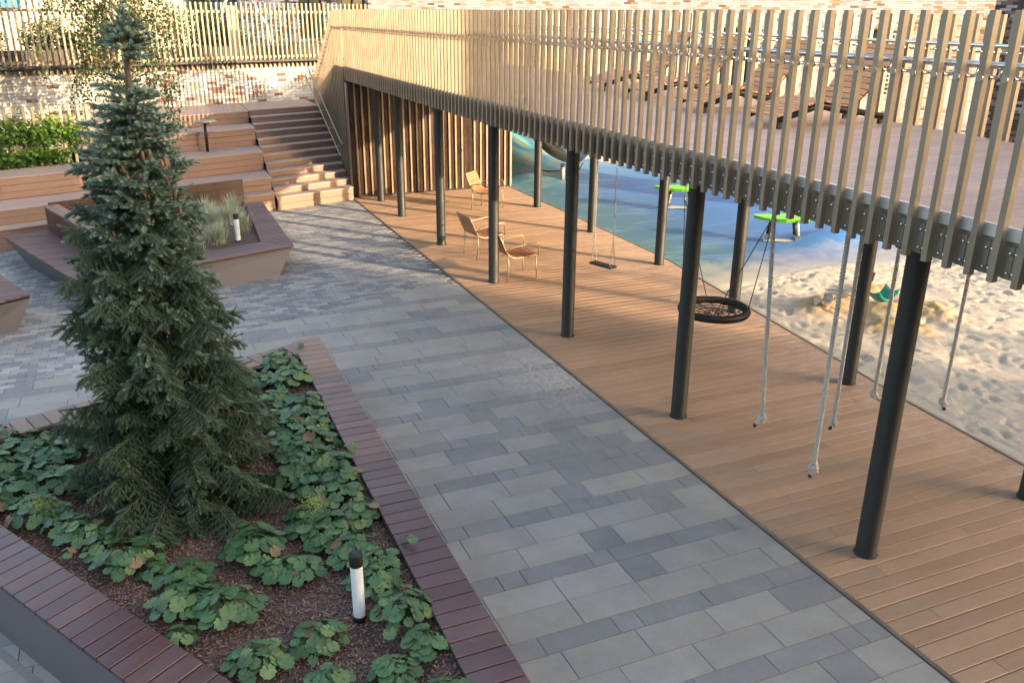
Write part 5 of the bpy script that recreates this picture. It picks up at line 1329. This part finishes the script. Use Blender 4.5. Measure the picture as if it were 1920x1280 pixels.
# ================================================================== SPRUCE
def spruce(loc,label):
    t=empty('spruce_tree',loc,0,label,'tree')
    Hh=3.84; r=np.random.default_rng(101)
    prof=[(3.72,.06),(3.56,.13),(3.36,.15),(3.18,.23),(3.0,.32),(2.8,.37),(2.6,.40),(2.42,.44),(2.2,.52),(2.0,.58),(1.6,.72),(1.12,.86),(.65,1.0),(.4,1.02),(.15,.94),(0,.70)]
    zs=[p[0] for p in prof][::-1]; rs_=[p[1] for p in prof][::-1]
    lean=lambda z: np.array([.02*math.sin(z*2.2)-.06*math.sin(math.pi*z/3.84),.015*math.cos(z*1.7)+.04*math.sin(math.pi*z/3.84),z])
    mb=MB(); pts=[tuple(lean(z)) for z in np.linspace(-.05,Hh,18)]; mb.tube(pts,[.062*(1-i/18)**.8+.006 for i in range(18)],10)
    shoots=[]   # (start, dir, length, tint)
    def bez(p0,p1,p2,k): return p0*(1-k)**2+2*p1*k*(1-k)+p2*k*k
    nb=0; z=Hh-.10
    while z>.16:
        R0=float(np.interp(z,zs,rs_)); nbw=1
        az=nb*2.39996+r.uniform(-.35,.35)
        L=R0*r.choice([.60,.72,.80,.86,.95,1.03],p=[.16,.2,.2,.2,.14,.1])*r.uniform(.88,1.0)
        if r.random()<.06: L*=1.12
        if 3.30<z<3.58 and r.random()<.40: z-=.03; nb+=1; continue     # sparse leader section
        up=(.55 if z>3.2 else .22 if z>2.6 else -.05 if z>1.6 else -.25)
        tipup=(.25 if z>2.2 else .05 if z>1 else -.06)
        d=np.array([math.cos(az),math.sin(az),0.]); p0=lean(z)
        p1=p0+d*L*.5+np.array([0,0,L*up*.6]); p2=p0+d*L+np.array([0,0,L*(up*.35+tipup)-(.04*L)])
        if p2[2]<.06: p2[2]=.06+.05*r.random()
        if p1[2]<.08: p1[2]=.10
        K=[bez(p0,p1,p2,k) for k in np.linspace(0,1,8)]
        mb.tube([tuple(q) for q in K],[.0065*(L+.2)*(1-i/8.5)+.0012 for i in range(8)],5,caps=False)
        side=np.array([-d[1],d[0],0.]); ns=max(3,int(L/.040)); st=.22 if L>.4 else .08
        for i in range(ns):
            k=st+(1-st)*(i+r.random()*.6)/ns; 
            if k>1: k=1
            base=bez(p0,p1,p2,k); tan=bez(p0,p1,p2,min(1,k+.02))-bez(p0,p1,p2,max(0,k-.02)); tan/=np.linalg.norm(tan)+1e-9
            s=1 if i%2 else -1
            l2=(.36*L*(1-k)**.75+.085)*r.uniform(.7,1.2); l2=min(l2,.21)
            dd_=tan*.75+side*s*.85*(1-.35*k)+np.array([0,0,-.28*(L>.35)+r.uniform(-.15,.15)]); dd_/=np.linalg.norm(dd_)
            m=max(1,int(l2/.045)); q0=base.copy(); dirq=dd_.copy()
            for j in range(m):
                step=l2/m; dirq=dirq+np.array([0,0,-.20 if z<2.4 else -.03])+r.normal(size=3)*.06; dirq/=np.linalg.norm(dirq); q1=q0+dirq*step
                shoots.append((q0,dirq,step*1.25,min(1,k*.6+.4*j/m)))
                if j>=0 and m>1:
                    perp=np.cross(dirq,[0,0,1.]); perp/=np.linalg.norm(perp)+1e-9
                    for s2 in (-1,1):
                        if r.random()<.86:
                            l3=r.uniform(.055,.10)*(1 if j<m-1 else .8); d3=dirq*.75+perp*s2*.75+np.array([0,0,-.25*(z<2.4)+r.uniform(-.2,.15)]); d3/=np.linalg.norm(d3); shoots.append((q0+dirq*step*.6,d3,l3,min(1,.25+k*.5+.35*j/m)))
                q0=q1
            if r.random()<.9:
                d3=np.array([r.normal()*.4,r.normal()*.4,(.6 if z>1.2 else -.3)])+tan*.6; d3/=np.linalg.norm(d3); shoots.append((base,d3,r.uniform(.05,.08),.9))
        shoots.append((p2,(p2-p1)/np.linalg.norm(p2-p1),.09,1.0))
        z-=(.0145 if z>2.9 else .0115 if z>1.8 else .0115)*(1.0+.25*r.random()); nb+=1
    for q in range(26):       # leader tuft
        a=q*2.4; zz=Hh-.20+.008*q; d=np.array([math.cos(a)*.8,math.sin(a)*.8,.75]); d/=np.linalg.norm(d); shoots.append((lean(zz),d,.085,.9))
    shoots.append((lean(Hh-.02),np.array([.05,0,1.]),.10,1.0))
    mb.build('trunk',M['bark'],t)
    # filter shoots poking under the soil
    P0=np.array([s[0] for s in shoots]); D=np.array([s[1] for s in shoots]); D/=np.linalg.norm(D,axis=1)[:,None]; L=np.array([s[2] for s in shoots]); T_=np.array([s[3] for s in shoots])
    ok=(P0[:,2]+D[:,2]*L>.02); P0,D,L,T_=P0[ok],D[ok],L[ok],T_[ok]; n=len(P0); print('shoots',n)
    NN=46
    ref=np.where(np.abs(D[:,2:3])<.9,np.array([[0,0,1.]]),np.array([[1.,0,0]])); A=np.cross(D,ref); A/=np.linalg.norm(A,axis=1)[:,None]; B=np.cross(D,A)
    k=np.arange(NN); fr=((k+.5)/NN)[None,:]; ph=(k*2.39996)[None,:]+r.uniform(0,6.28,(n,1))
    cosp,sinp=np.cos(ph)[...,None],np.sin(ph)[...,None]
    Rd=A[:,None]*cosp+B[:,None]*sinp
    nl=(.0185+.005*r.random((n,NN)))[...,None]*np.where(fr>.85,.8,1)[...,None]
    base=P0[:,None]+D[:,None]*(L[:,None]*fr)[...,None]
    tip=base+(Rd*.80+D[:,None]*.72)*nl; wv_=np.cross(Rd,D[:,None]+0*Rd)*.0024
    V=np.stack([base-wv_,base+wv_,tip+wv_*.45,tip-wv_*.45],2).reshape(-1,3); F=np.arange(n*NN*4).reshape(-1,4)
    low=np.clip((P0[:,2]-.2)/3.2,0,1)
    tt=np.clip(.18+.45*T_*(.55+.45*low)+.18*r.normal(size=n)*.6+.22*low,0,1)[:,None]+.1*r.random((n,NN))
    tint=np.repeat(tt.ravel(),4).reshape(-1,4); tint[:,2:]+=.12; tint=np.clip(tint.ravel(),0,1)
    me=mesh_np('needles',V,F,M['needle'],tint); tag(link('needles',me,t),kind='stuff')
    # twig cores
    sel=np.arange(n); rr_=.0075; C=[]
    for a in range(3):
        an=a*2.094; off=(A*math.cos(an)+B*math.sin(an))*rr_; C.append(P0+off); C.append(P0+D*(L*.98)[:,None]+off*.4)
    V=np.stack(C,1).reshape(-1,3); b=np.arange(n)[:,None,None]*6; F=(b+np.array([[0,2,3,1],[2,4,5,3],[4,0,1,5]])[None]).reshape(-1,4)
    me=mesh_np('twigs',V,F,M['needle'],np.full(len(V),.35)); tag(link('twigs',me,t),kind='stuff')
    # hanging cones in the upper third
    cr=random.Random(6); mc=MB(); mc.lathe([(0,0),(.008,-.005),(.013,-.025),(.013,-.05),(.009,-.075),(.003,-.088),(0,-.089)],n=10); cmh=mc.data('cone',M['cone'])
    for q in range(20):
        z=cr.uniform(2.35,3.0); a=cr.uniform(-2.9,-.2); rad=float(np.interp(z,zs,rs_))*cr.uniform(.45,.8); o=link('cone',cmh,t); o.location=(rad*math.cos(a),rad*math.sin(a),z); o.rotation_euler=(cr.uniform(-.2,.2),cr.uniform(-.2,.2),0)
    return t
spruce((0.0,6.9,.34),'tall blue green spruce with hanging brown cones in the near planting bed')
# fallen leaves on paving
for i,(x,y,z) in enumerate([(-1.05,14.0,.003),(-.95,13.95,.003)]):
    o=link('fallen_leaf',LD[(i,'leafC')]); o.location=(x,y,z+.01); o.scale=(.05,.05,.05); tag(o,['dry curled brown leaf lying on the paving below the big angular bench','smaller dry leaf beside the curled one on the paving'][i],'leaf','dry leaves on the paving')
